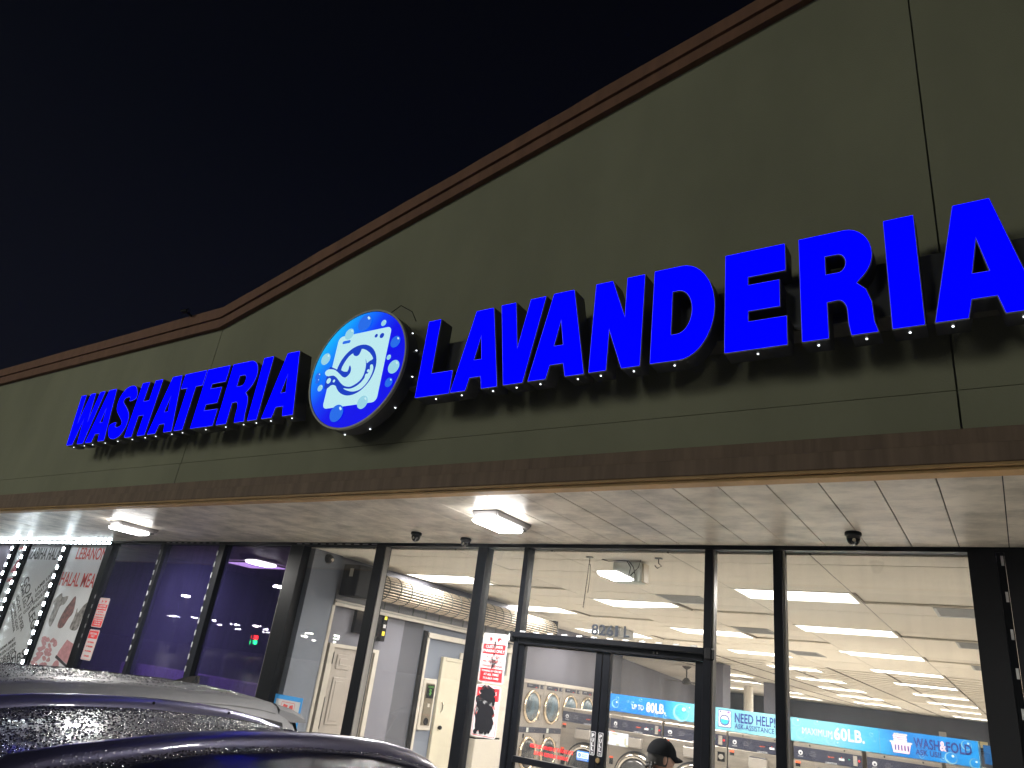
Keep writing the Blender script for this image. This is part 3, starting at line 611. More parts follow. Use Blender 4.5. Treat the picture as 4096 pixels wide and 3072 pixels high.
# ================================================================== GLASS DOORS
def gdoor(x0, x1, gx0, gx1, label):
    r = thing('glass_door', label, 'door', ((x0+x1)/2, 0, 0), 'pair of glass entrance doors')
    box('stile', black_alu, r, x0, gx0, -.03, .03, .02, 2.122, b=.003); box('stile', black_alu, r, gx1, x1, -.03, .03, .02, 2.122, b=.003)
    box('top_rail', black_alu, r, gx0, gx1, -.028, .028, 2.112, 2.122); box('mid_rail', black_alu, r, gx0, gx1, -.04, .028, 1.15, 1.20, b=.004); box('bottom_rail', black_alu, r, gx0, gx1, -.028, .028, .02, .25)
    box('door_pane', door_glass, r, gx0, gx1, -.003, .003, 1.20, 2.112); box('door_pane', door_glass, r, gx0, gx1, -.003, .003, .25, 1.15)
    part('push_handle', MB().tube([(gx1+.02 if x0 < -3 else gx0-.02, -.03, 1.05), (gx1+.02 if x0 < -3 else gx0-.02, -.075, 1.05), (gx1+.02 if x0 < -3 else gx0-.02, -.075, .75), (gx1+.02 if x0 < -3 else gx0-.02, -.03, .75)], .011, 8), black_alu, r)
    return r
d1 = gdoor(-3.83, -2.975, -3.776, -3.038, 'left glass door with a mid rail and red lettering')
d2 = gdoor(-2.968, -2.082, -2.902, -2.15, 'right glass door with a taped blank paper')
for d, x in ((d1, -3.008), (d2, -2.938)):
    p = shape('pull_sticker', [rrect(x-.023, x+.023, 1.315, 1.495, .008)], -.0325, .0015, black_p, d)
    shape('sticker_border', [rrect(x-.022, x+.022, 1.317, 1.493, .008), rrect(x-.0195, x+.0195, 1.3195, 1.4905, .006)], -.0338, .001, white_p, p)
    for i, ch in enumerate('PULL'): txt('sticker_lettering', ch, x, 1.464-i*.033, .021, .027, -.0336, white_p, p, bold=.01)
    for z in (1.336, 1.326): txt('sticker_small_print', 'TIRE' if z > 1.33 else 'JALE', x, z, .02, .006, -.0336, white_p, p)
part('lock_cylinder', MB().lathe([(.018, -.012), (.02, 0)], (-2.95, -.032, 1.285), 'Y', 16), mat('brass', (.35, .25, .12), .35, metal=.8), d2)
for x in (-2.49, -2.46): part('screw_eye', MB().lathe([(.010, -.008), (.010, 0)], (x, -.0655, 2.155), 'Y', 10), chrome, dh)
txt('door_lettering', 'THIS DOOR IS TO REMAIN UNLOCKED', -3.41, 1.302, .43, .030, -.0048, red_p, d1, bold=.025, mirror=True, rot=-.005)
txt('door_lettering', 'DURING BUSINESS HOURS', -3.41, 1.250, .34, .030, -.0048, red_p, d1, bold=.025, mirror=True, rot=-.01)
p = shape('security_sticker', [rrect(-3.162, -3.048, 1.258, 1.33, .006)], -.0048, .0012, blue_p, d1)
shape('sticker_field', [rrect(-3.158, -3.052, 1.277, 1.321, .004)], -.0058, .0008, mat('pale_blue_print', (.55, .66, .85), .5), p); shape('sticker_badge', [circ(-3.135, 1.299, .015, 24)], -.0068, .0008, blue_p, p)
txt('sticker_lettering', 'adt', -3.135, 1.299, .018, .010, -.0076, white_p, p, bold=.02); txt('sticker_lettering', 'Security\nServices', -3.088, 1.299, .048, .026, -.0068, blue_p, p); txt('sticker_small_print', 'PROTECTED BY ALARM', -3.105, 1.2665, .09, .008, -.0059, white_p, p)
pp = thing('taped_paper', 'blank white sheet taped inside the right glass door', 'paper', (-2.80, .012, 1.42))
part('sheet', MB().box(-2.897, -2.71, .006, .008, 1.415, 1.513), mat('paper_back', (.72, .76, .86), .6), pp)
for x, z, w, h in ((-2.83, 1.5, .05, .012), (-2.885, 1.46, .012, .045), (-2.735, 1.455, .014, .05), (-2.80, 1.425, .03, .012), (-2.72, 1.425, .02, .014)): part('tape', MB().box(x-w/2, x+w/2, .004, .0058, z-h/2, z+h/2), mat('tape', (.62, .60, .42), .4), pp)
num_m = mat('number_navy', (.008, .012, .02), .6, spec=.2)
nb = thing('house_number', 'dark house number 8261 L on the glass above the doors', 'house number', (-2.93, -.006, 2.26))
for ch, a, b in (('8', -3.115, -3.045), ('2', -3.04, -2.972), ('6', -2.965, -2.90), ('1', -2.885, -2.855), ('L', -2.80, -2.745)):
    txt('digit', ch, (a+b)/2, 2.305, b-a, .092, -.0058, num_m, nb, bold=.022)

# tow signs --------------------------------------------------------------
def tow_sign(x0, x1, z0, z1, label, kind, y=-.0068):
    r = thing('parking_sign', label, 'sign', ((x0+x1)/2, y, z0), 'red and white parking signs on the glass'); w, h = x1-x0, z1-z0
    X = lambda u: x0+u*w; Z = lambda v: z0+v*h
    shape('plate', [rrect(x0, x1, z0, z1, .022)], y-.002, .002, white_p, r)
    shape('red_border', [rrect(X(.035), X(.965), Z(.02), Z(.98), .018), rrect(X(.05), X(.95), Z(.03), Z(.97), .015)], y-.0028, .0006, red_p, r)
    def red(v0, v1): shape('red_field', [rrect(X(.06), X(.94), Z(v0), Z(v1), .004)], y-.0034, .0006, red_p, r)
    def t(s, v, ww, hh, m, b=.02): txt('lettering', s, X(.5), Z(v), ww*w, hh*h, y-.0042, m, r, bold=b)
    if kind == 'tow':
        red(.575, .78); t('CUSTOMER', .725, .70, .06, white_p); t('PARKING ONLY', .64, .86, .06, white_p)
        t('ALL OTHERS', .52, .56, .05, red_dull); t('WILL BE TOWED AT', .425, .82, .05, red_dull); t('OWNERS EXPENSE', .335, .82, .05, red_dull)
        red(.035, .285); t('TOWING ENFORCED', .235, .80, .04, white_p); t('AT ALL TIMES', .165, .60, .045, white_p); t('713-863-1440', .09, .62, .045, white_p)
        shape('pictogram_border', [rrect(X(.24), X(.78), Z(.815), Z(.945), .008), rrect(X(.25), X(.77), Z(.82), Z(.94), .007)], y-.0034, .0008, red_p, r)
        shape('pictogram', [[(X(.27), Z(.915)), (X(.29), Z(.86)), (X(.42), Z(.85)), (X(.44), Z(.885)), (X(.38), Z(.89)), (X(.36), Z(.92))]], y-.0034, .0008, red_p, r)
        shape('pictogram', [[(X(.58), Z(.89)), (X(.60), Z(.85)), (X(.74), Z(.845)), (X(.76), Z(.88)), (X(.72), Z(.915)), (X(.64), Z(.915))]], y-.0034, .0008, red_p, r)
        shape('pictogram', [[(X(.44), Z(.885)), (X(.57), Z(.935)), (X(.60), Z(.89)), (X(.57), Z(.925)), (X(.45), Z(.877))]], y-.0034, .0008, red_p, r)
        for u in (.33, .40, .63, .71): shape('pictogram', [circ(X(u), Z(.85), .010, 14), circ(X(u), Z(.85), .004, 10)], y-.0044, .0008, white_p if u in (.40, .71) else red_p, r)
    else:
        red(.70, .95); t('CUSTOMERS' if kind == 'cust' else 'CUSTOMER\nONLY', .85 if kind == 'cust' else .82, .72, .07 if kind == 'cust' else .16, white_p)
        if kind == 'cust': t('ONLY', .76, .5, .06, white_p)
        for s, v in (('NO PARKING', .58), ('NO TRESPASSING', .44), ('NO LOITERING', .29)): t(s, v, .64 if kind != 'cust' else .75, .055, red_dull)
        t('TOW AWAY', .13, .55, .06, red_dull)
    return r
s1 = tow_sign(-4.268, -3.983, 1.756, 2.196, 'clean edged customer parking sign, upper of the two beside the doors, lightly sprayed', 'tow')
s2 = tow_sign(-4.272, -3.995, 1.294, 1.735, 'customers sign blacked out with spray paint, lower of the two beside the doors', 'cust')
def blob(name, cx, cz, rx, rz, parent, y=-.0122, seed=0, m=spray):
    rnd = random.Random(seed); pts = [(cx+rx*math.cos(a*math.pi/8)*rnd.uniform(.7, 1.15), cz+rz*math.sin(a*math.pi/8)*rnd.uniform(.7, 1.15)) for a in range(16)]
    return shape(name, [smooth_loop(pts, 3)], y, .0006, m, parent)
soft = bpy.data.materials.new('thin_black_spray'); soft.use_nodes = True; n = soft.node_tree; bs = n.nodes['Principled BSDF']; bs.inputs['Base Color'].default_value = (.02, .02, .025, 1)
ns = n.nodes.new('ShaderNodeTexNoise'); ns.inputs['Scale'].default_value = 22; g_ = n.nodes.new('ShaderNodeNewGeometry'); n.links.new(g_.outputs['Position'], ns.inputs[0])
rp = n.nodes.new('ShaderNodeMapRange'); rp.inputs[1].default_value = .4; rp.inputs[2].default_value = .62; rp.inputs[3].default_value = .12; rp.inputs[4].default_value = .85; n.links.new(ns.outputs[0], rp.inputs[0]); n.links.new(rp.outputs[0], bs.inputs['Alpha'])
for i, (cx, cz, rx, rz) in enumerate(((-4.11, 1.90, .022, .07), (-4.14, 1.95, .02, .04), (-4.085, 1.955, .02, .03), (-4.12, 2.06, .012, .08))): blob('spray_mark', cx, cz, rx, rz, s1, seed=i, m=soft)
for i, (cx, cz, rx, rz) in enumerate(((-4.14, 1.66, .085, .06), (-4.10, 1.64, .05, .06), (-4.20, 1.56, .045, .04), (-4.12, 1.50, .075, .09), (-4.20, 1.42, .035, .10), (-4.09, 1.40, .06, .08), (-4.15, 1.40, .06, .07), (-4.22, 1.335, .022, .022), (-4.055, 1.60, .02, .04))):
    blob('spray_mark', cx, cz, rx, rz, s2, seed=20+i, y=-.0123-i*.0007)
for i in range(2): blob('spray_haze', -4.14, 1.5+.12*i, .12, .12, s2, seed=40+i, m=soft, y=-.0118-.0002*i)
tow_sign(-11.395, -11.115, 1.785, 2.203, 'peeling customer parking sign by the dark mullion, upper of the two at the left', 'tow')
tow_sign(-11.39, -11.115, 1.33, 1.752, 'unpainted customer only sign, lower of the two at the left', 'only')
r = thing('taped_notice', 'towing notice framed in blue tape on the glass behind the silver car', 'notice', (-6.8, -.006, .95))
box('sheet', white_p, r, -7.0, -6.6, -.0075, -.0055, .95, 1.31)
for a in ((-7.03, -6.57, 1.30, 1.345), (-7.03, -6.57, .92, .96), (-7.03, -7.0, .96, 1.30), (-6.60, -6.57, .96, 1.30)): box('tape', cyan_tape, r, a[0], a[1], -.0085, -.0076, a[2], a[3])
shape('pictogram', [rrect(-6.9, -6.68, 1.20, 1.28, .01), rrect(-6.895, -6.685, 1.205, 1.275, .008)], -.0084, .0008, red_dull, r)
shape('pictogram', [[(-6.88, 1.215), (-6.80, 1.215), (-6.79, 1.25), (-6.86, 1.26)]], -.0084, .0008, red_dull, r); shape('pictogram', [[(-6.77, 1.215), (-6.70, 1.215), (-6.71, 1.26), (-6.76, 1.25)]], -.0084, .0008, red_dull, r)
txt('lettering', 'CUSTOMER PARKING', -6.79, 1.13, .32, .05, -.0084, red_dull, r, bold=.02)

# ================================================================== MEAT SHOP POSTERS AND LED STRIPS
YP = -.0165
def poster(x0, x1, label): return thing('window_poster', label, 'poster', ((x0+x1)/2, YP, .3), 'butcher posters filling the left windows')
p1 = poster(-12.79, -11.62, 'white butcher poster with red LEBANON HALAL MEAT lettering'); s = box('sheet', poster_w, p1, -12.785, -11.625, YP-.002, YP, .3, 3.005)
txt('lettering', 'LEBANON', -12.08, 2.85, .90, .19, YP-.0034, red_dull, p1, bold=.01); txt('lettering', 'HALAL MEAT', -12.17, 2.44, 1.18, .215, YP-.0034, red_dull, p1, bold=.01)
def pic(lp, m, par, n=3, y=YP-.0032, name='meat_picture'): return shape(name, [smooth_loop(lp, n)], y, .0008, m, par)
pic([(-12.56, 2.22), (-12.50, 2.16), (-12.33, 2.18), (-12.36, 2.06), (-12.48, 2.02), (-12.50, 1.86), (-12.55, 1.71), (-12.64, 1.74), (-12.68, 1.85), (-12.66, 2.0), (-12.73, 2.06), (-12.68, 2.15)], grey_meat, p1)
pic([(-12.12, 2.19), (-12.06, 2.12), (-12.02, 1.95), (-12.10, 1.85), (-12.18, 1.72), (-12.32, 1.71), (-12.36, 1.80), (-12.30, 1.98), (-12.22, 2.08)], meat_p, p1)
pic([(-11.94, 2.02), (-11.88, 1.95), (-11.80, 2.05), (-11.69, 2.12), (-11.64, 2.06), (-11.70, 1.9), (-11.74, 1.72), (-11.90, 1.70), (-11.97, 1.74), (-11.94, 1.88)], grey_meat, p1)
rnd = random.Random(3)
for i in range(6):
    for j in range(4):
        cx, cz = -12.69+j*.125+rnd.uniform(-.04, .04)+.012*i, 1.16+i*.072+rnd.uniform(-.02, .02); q = rnd.uniform(.8, 1.35); pic([(cx-.07*q, cz+rnd.uniform(-.03, .03)), (cx, cz+.036), (cx+.07*q, cz+rnd.uniform(-.02, .02)), (cx+.01, cz-.034)], pink_p, p1, 3, YP-.0032-.0006*((i+j) % 3), 'sausage_picture')
pic([(-11.92, 1.56), (-11.62, 1.50), (-11.64, 1.22), (-12.06, 1.32), (-12.05, 1.38)], pink_p, p1, 1); pic([(-12.08, 1.33), (-11.64, 1.21), (-11.64, 1.17), (-12.1, 1.29)], black_p, p1, 1); pic(circ(-12.0, 1.16, .10, 14), pink_p, p1, 1, YP-.004)
p2 = poster(-14.18, -12.95, 'white butcher poster covered in slanted black cuts of meat words'); box('sheet', poster_w, p2, -14.175, -12.955, YP-.002, YP, .3, 3.005)
txt('lettering', 'ZABIHA HALAL', -13.56, 2.83, 1.14, .20, YP-.0034, black_p, p2, bold=.012)
A1 = math.radians(-40); A2 = math.radians(39)
for s_, a, b, h, rot in (('GOAT LEG', (-13.95, 2.42), (-13.08, 1.66), .155, A1), ('LAMB LEG', (-14.06, 2.33), (-13.60, 1.95), .075, A1), ('GOAT LIVER', (-14.02, 2.11), (-13.42, 1.60), .085, A1), ('GROUND GOAT', (-14.08, 2.02), (-13.58, 1.57), .06, A1), ('LAMB SHOULDER', (-14.1, 1.93), (-13.68, 1.55), .045, A1), ('LAMB LIVER', (-13.46, 2.22), (-13.04, 2.57), .065, A2), ('GOAT CHOP', (-13.40, 2.13), (-12.98, 2.47), .07, A2), ('GOAT SHOULDER', (-13.58, 1.85), (-13.06, 2.28), .065, A2), ('WHOLE GOAT', (-13.33, 1.90), (-12.98, 2.19), .06, A2)):
    txt('lettering', s_, (a[0]+b[0])/2, (a[1]+b[1])/2, math.hypot(a[0]-b[0], a[1]-b[1]), h, YP-.0034, black_p, p2, rot=rot, bold=.006)
for s_, a, b, h in (('CHICKEN', (-13.82, 1.09), (-13.43, 1.30), .07), ('CHICKEN LIVER', (-14.05, 1.08), (-13.46, 1.38), .06), ('SHAWARMA MEAT', (-14.1, 1.16), (-13.55, 1.44), .05), ('BBQ', (-13.64, 1.03), (-13.36, 1.28), .13), ('RIBS', (-13.40, 1.05), (-13.08, 1.30), .16)):
    txt('lettering', s_, (a[0]+b[0])/2, (a[1]+b[1])/2, math.hypot(a[0]-b[0], a[1]-b[1]), h, YP-.0034, black_p, p2, rot=math.radians(30), bold=.008)
p3 = poster(-14.66, -14.32, 'narrow butcher poster with pink meat picture between two lit strips'); box('sheet', poster_w, p3, -14.655, -14.325, YP-.002, YP, .3, 3.005)
pic([(-14.42, 2.82), (-14.36, 2.72), (-14.37, 2.55), (-14.58, 2.48), (-14.60, 2.56), (-14.50, 2.7)], mat('bright_pink_print', (.75, .22, .28), .5, var=.4, vscale=20), p3)
txt('lettering', 'SAUSAGE', -14.49, 2.91, .26, .04, YP-.0034, red_dull, p3, bold=.01); txt('lettering', 'LAMB', -14.52, 2.36, .2, .07, YP-.0034, red_dull, p3, bold=.02); txt('lettering', 'BEEF', -14.5, 1.83, .2, .07, YP-.0034, red_dull, p3, bold=.02)
p4 = poster(-16.16, -14.80, 'pale lilac butcher poster at the far left edge'); box('sheet', mat('lilac_vinyl', (.52, .46, .60), .4), p4, -16.155, -14.805, YP-.002, YP, .3, 3.005); txt('lettering', 'LAMB CHOPS', -15.4, 2.0, 1.1, .2, YP-.0034, red_dull, p4, bold=.01)
def led_strip(a, b, n, label, size, horiz):
    a, b = Vector(a), Vector(b); r = thing('led_strip', label, 'light strip', tuple(a), 'lit strips round the meat shop windows')
    if horiz: box('base', black_matte, r, a.x, b.x, a.y, a.y+.02, a.z-.02, a.z+.02)
    else: box('base', black_matte, r, a.x-.035, a.x+.035, a.y, a.y+.012, b.z, a.z)
    for i in range(n):
        p = a.lerp(b, (i+.5)/n); w, h = size
        o = box('led_module', led_e, r, p.x-w, p.x+w, p.y-.012, p.y-.001, p.z-h, p.z+h)
led_strip((-17.9, -.085, 3.005), (-11.45, -.085, 3.005), 44, 'bright white light strip along the top of the butcher windows', (.040, .014), True)
for x, l in ((-14.73, 'leftmost upright light strip beside the narrow poster'), (-14.25, 'upright light strip between narrow poster and word poster'), (-12.87, 'upright light strip between the word poster and the LEBANON poster')):
    led_strip((x, -.085, 2.97), (x, -.085, .5), 17, 'lit '+l, (.022, .030), False)

# ================================================================== INSIDE: GRILLE, TV, DOORS, MACHINES
rg = thing('rolling_grille', 'rolled up open bar security grille above the side opening', 'grille', (-6.86, .8, 2.725))
gx, gz, gr = -6.855, 2.725, .155
rods = mat('tan_rod', (.50, .42, .33), .45, metal=.3); links = mat('grey_link', (.12, .13, .12), .5, metal=.4)
for i in range(26):
    a = 2*math.pi*i/26; part('rod', MB().tube([(gx+gr*math.cos(a), .82, gz+gr*math.sin(a)), (gx+gr*math.cos(a), 5.6, gz+gr*math.sin(a))], .0085, 6), rods if i % 2 else rods, rg)
core = part('core', MB().tube([(gx, .82, gz), (gx, 5.6, gz)], gr-.028, 20), mat('core_dark', (.05, .048, .042), .7), rg)
ring = MB()
ringm = None
for i in range(21):
    y = .95+i*.225; mb = MB(); mb.tube([(gx+(gr+.008)*math.cos(2*math.pi*k/24), y, gz+(gr+.008)*math.sin(2*math.pi*k/24)) for k in range(25)], .0075, 5, cap=False); part('link_band', mb, links, rg)
box('motor_box', black_matte, rg, -6.99, -6.70, .575, .815, 2.53, 2.91, b=.01); box('motor_label', cream, rg, -6.86, -6.80, .569, .5745, 2.76, 2.86)
box('lower_mesh', mat('mesh_grey', (.17, .17, .18), .6), rg, -7.06, -7.05, .6, 4.9, 2.48, 2.60)
for i in range(12): box('mesh_bar', links, rg, -7.049, -7.04, 1.2+i*.3, 1.212+i*.3, 2.48, 2.62)
part('end_bracket', MB().box(-6.95, -6.75, 5.6, 5.7, 2.6, 2.9), black_matte, rg)
tv = thing('wall_television', 'dark television with yellow labels on its side hung on the lilac wall', 'television', (-7.09, 1.3, 2.1))
bx2('screen', car_glass, tv, -7.995, -7.93, 1.90, 2.46, 2.17, 2.50, b=.006); bx2('side_plate', black_matte, tv, -7.995, -7.91, 2.462, 2.56, 2.12, 2.55, b=.006)
for z0, z1, m in ((2.43, 2.53, yellow_p), (2.31, 2.36, white_p), (2.20, 2.26, yellow_p)): bx2('label', m, tv, -7.909, -7.906, 2.475, 2.53, z0, z1)
dr = thing('panel_door', 'taupe six panel door with cream frame behind the side opening', 'door', (-7.1, 1.0, 0)); leafm = door_taupe
bx2('leaf', leafm, dr, -7.998, -7.95, 1.60, 2.42, .02, 1.945)
for y0, y1 in ((1.70, 1.96), (2.06, 2.32)):
    for z0, z1 in ((1.66, 1.86), (.95, 1.56), (.18, .82)):
        p = bx2('door_panel', leafm, dr, -7.951, -7.936, y0, y1, z0, z1, b=.012); bx2('panel_field', leafm, p, -7.937, -7.930, y0+.05, y1-.05, z0+.05, z1-.05, b=.006)
for a in ((1.50, 1.60, 0, 1.99), (2.42, 2.50, 0, 1.99), (1.60, 2.42, 1.945, 1.99)): bx2('door_frame', cream, dr, -7.998, -7.92, a[0], a[1], a[2], a[3])
for z in (1.78, 1.1, .4): bx2('hinge', black_matte, dr, -7.95, -7.915, 1.596, 1.606, z-.2 if z != 1.78 else z-.06, z+.2 if z != 1.78 else z+.1)
d3 = thing('flat_door', 'plain cream door with a cream frame beside the change machine', 'door', (-7.1, 3.4, 0))
bx2('leaf', door_cream, d3, -8.005, -7.96, 4.17, 5.03, .02, 1.99); 
for a in ((4.10, 4.17, 0, 2.05), (5.03, 5.10, 0, 2.05), (4.17, 5.03, 1.99, 2.05)): bx2('door_frame', door_cream, d3, -8.005, -7.945, a[0], a[1], a[2], a[3], b=.006)
part('handle', MB().tube([mp(*q) for q in ((-7.958, 4.24, 1.36), (-7.93, 4.24, 1.33), (-7.93, 4.24, 1.24), (-7.958, 4.24, 1.21))], .008, 6), chrome, d3); part('knob', MB().lathe([(.022, .0), (.03, .03), (.02, .05)], mp(-7.96, 4.25, .98), 'X', 14), black_alu, d3)
bx2('wall_sensor', cream, B, -8.008, -7.985, 4.60, 4.70, 2.06, 2.16)
cm = thing('change_machine', 'cream framed change machine with a green dollar symbol', 'change machine', (-7.1, 2.75, 1.03))
bx2('frame', cream, cm, -8.008, -7.95, 3.70, 4.03, .93, 1.69, b=.01); bx2('front', mat('bronze_front', (.16, .135, .10), .4, metal=.5), cm, -7.949, -7.935, 3.755, 3.975, 1.0, 1.62, b=.008)
p = bx2('header_plate', black_matte, cm, -7.934, -7.93, 3.775, 3.955, 1.40, 1.60); txt('dollar', '$', mp(0, 3.865, 0)[1], mp(0, 0, 1.49)[2], .055, .09, mp(-7.928, 0, 0)[0], chg_e, cm, plane='X', bold=.02); txt('lettering', 'CHANGE', mp(0, 3.865, 0)[1], mp(0, 0, 1.57)[2], .125, .027, mp(-7.928, 0, 0)[0], chg_e, cm, plane='X')
bx2('bill_slot', cream, cm, -7.934, -7.925, 3.84, 3.89, 1.27, 1.32); part('coin_cup', MB().lathe([(.05, 0), (.045, .01)], mp(-7.935, 3.865, 1.06), 'X', 16), black_matte, cm)
cb = thing('cream_cabinet', 'tall cream cabinet with a dark seam left of the dryers', 'cabinet', (-7.1, 4.27, 0)); bx2('upper_body', cream, cb, -8.09, -7.86, 5.18, 5.96, .86, 1.90, b=.01); bx2('lower_body', cream, cb, -8.09, -7.86, 5.18, 5.96, 0, .835, b=.01); bx2('seam', black_matte, cb, -8.08, -7.868, 5.20, 5.94, .835, .86)
bx2('trim_post', cream, B, -8.05, -7.97, 6.08, 6.18, 0, 2.46); bx2('trim_post', wall_blue, B, -8.05, -7.99, 6.18, 6.34, 0, 2.48)

# stacked dryers: one prototype copied along the wall
def make_dryer():
    r = thing('stacked_dryer', 'x', 'dryer', (0, 0, 0), 'row of stacked dryers along the left wall')
    box('body', steel_light, r, -.5, 0, .004, .766, 0, 1.83); box('top_band', cream, r, -.5, .012, .0, .77, 1.835, 1.905, b=.006)
    p = box('control_strip', panel_navy, r, .001, .006, .10, .55, 1.755, 1.825); txt('strip_lettering', 'DRYER', .22, 1.80, .14, .018, .008, white_p, p, plane='X'); box('strip_display', disp_e, p, .0065, .008, .42, .48, 1.768, 1.776)
    p = box('number_plate', panel_navy, r, .001, .006, .61, .735, 1.755, 1.825); box('number_mark', white_p, p, .0065, .008, .70, .715, 1.77, 1.815)
    box('middle_strip', panel_navy, r, .001, .008, .0, .77, .955, 1.055)
    for z, gm in ((1.42, porthole_blue), (.60, porthole)):
        d = part('porthole_door', MB().lathe([(.30, .0), (.305, .02), (.29, .045), (.262, .05), (.255, .03)], (0, .335, z), 'X', 36), gold_ring, r, True)
        part('porthole_glass', MB().lathe([(.256, .03), (.22, .045), (.12, .06), (.02, .064)], (0, .335, z), 'X', 36), gm, d, True); box('door_hinge', steel_light, d, .002, .03, .63, .70, z-.22, z+.22)
    p = box('coin_box', mat('pale_coin_box', (.5, .52, .48), .5), r, .0085, .02, .22, .29, .965, 1.045); part('lock', MB().lathe([(.012, 0), (.012, .01)], (.0085, .52, 1.0), 'X', 12), chrome, r); box('coin_slot', black_matte, r, .001, .008, .12, .17, .86, .935)
    return r
dp = make_dryer()
for i in range(5):
    o = dp if i == 0 else copy_tree(dp)
    o.location = (-8.0, 6.79+.772*i, 0)
    o['label'] = ['stacked steel dryer with blue porthole nearest the glass, left in the left door', 'stacked dryer second from the left seen in the left door, blue upper porthole', 'stacked dryer third from the left, its lower half hidden by a washer', 'stacked dryer fourth from the left with only its top arc showing', 'stacked dryer at the far end behind the blue banner'][i]
o = copy_tree(dp); o.location = (-8.0, 6.018, 0); o['label'] = 'stacked dryer half hidden behind the parking signs'

# front load washers
def make_washer(w):
    r = thing('front_load_washer', 'x', 'washing machine', (0, 0, 0), 'row of front load washers under the banners'); a = .004; b = w-.004
    box('body', steel, r, a, b, .0, .9, 0, 1.372, b=.004); box('top_box', steel, r, a, b, .012, .9, 1.374, 1.56, b=.01)
    p = box('control_panel', panel_navy, r, a+.006, b-.006, .004, .0115, 1.378, 1.512)
    shape('panel_emblem', [circ(.09, 1.45, .026, 16), circ(.09, 1.445, .012, 12)], .0015, .002, white_p, p); txt('panel_lettering', 'WASHER', .09, 1.408, .06, .012, .0022, white_p, p)
    txt('panel_small_print', 'WARM\nHOT COLD\nNORMAL', .235, 1.452, .085, .055, .0022, mat('grey_print', (.14, .14, .17), .5), p)
    txt('panel_lettering', 'READY', w*.56, 1.447, .07, .012, .0022, orange_p, p, bold=.02); q = box('display', led_off, p, w*.67, w*.67+.06, .0, .0035, 1.428, 1.452); box('display_light', disp_e, p, w*.70, w*.70+.01, .0, .0035, 1.455, 1.465)
    box('green_light', gdisp_e, p, w*.80, w*.80+.02, .0, .0035, 1.446, 1.458); box('coin_plate', steel_light, p, w*.87, w*.87+.045, -.006, .0035, 1.395, 1.50); part('stop_button', MB().lathe([(.012, -.012), (.012, 0)], (w*.97-.014, .003, 1.45), 'Y', 12), red_p, p)
    txt('brand_lettering', 'DEXTER', w*.56, 1.384, .13, .018, -.0012, white_p, r, bold=.02)
    p = box('warning_label', orange_p, r, .03, .085, -.003, -.001, 1.33, 1.352); box('label_text', black_matte, p, .03, .085, -.003, -.001, 1.295, 1.329)
    p = box('warning_label', orange_p, r, .03, .085, -.003, -.001, 1.02, 1.042); box('label_text', black_matte, p, .03, .085, -.003, -.001, .945, 1.019)
    p = part('soap_dispenser', MB().box(w*.36, w*.66, -.085, -.001, 1.19, 1.315, b=.01), steel_light, r); box('soap_lid', panel_navy, p, w*.38, w*.51, -.0835, -.02, 1.3155, 1.321); box('soap_lid', panel_navy, p, w*.525, w*.64, -.0835, -.02, 1.3155, 1.321)
    p = box('lock_plate', black_matte, r, w*.86, w*.86+.085, -.006, -.001, 1.205, 1.315); part('lock_dial', MB().lathe([(.03, -.006), (.03, 0)], (w*.86+.042, -.0065, 1.26), 'Y', 16), steel_light, p)
    for x in (w*.25, w*.75): part('top_bolt', MB().lathe([(.009, -.006), (.009, 0)], (x, .011, 1.537), 'Y', 10), chrome, r)
    d = part('door_ring', MB().lathe([(.30, 0), (.305, -.03), (.285, -.06), (.255, -.07), (.24, -.05)], (w*.55, -.001, .83), 'Y', 44), chrome, r, True)
    part('door_glass', MB().lathe([(.242, -.05), (.20, -.075), (.10, -.095), (.02, -.10)], (w*.55, -.001, .83), 'Y', 40), porthole, d, True); part('door_gasket', MB().lathe([(.325, 0), (.325, -.012)], (w*.55, -.001, .83), 'Y', 40), rubber, d); box('door_handle', black_alu, d, w*.55-.37, w*.55-.30, -.05, -.002, .76, .88, b=.01)
    return r
wp = make_washer(.79)
wx = [-5.565, -4.80, -4.02, -3.157, -2.368, -1.565, -.775]
wl = ['large steel washer at the left end, seen through the left door', 'steel washer behind the door stiles', 'steel washer in the middle of the right door behind the person', 'steel washer just right of the door jamb below NEED HELP', 'steel washer with water spots on its panel below MAXIMUM 60LB', 'steel washer below the laundry basket picture', 'steel washer at the right end beside the black pier']
for i, x in enumerate(wx):
    o = wp if i == 0 else copy_tree(wp)
    o.location = (x, 4.0, 0); o['label'] = wl[i]
    if i == 2: o.scale = (1.085, 1, 1)
    if i == 0 or i == 1: o.scale = (.972, 1, 1)

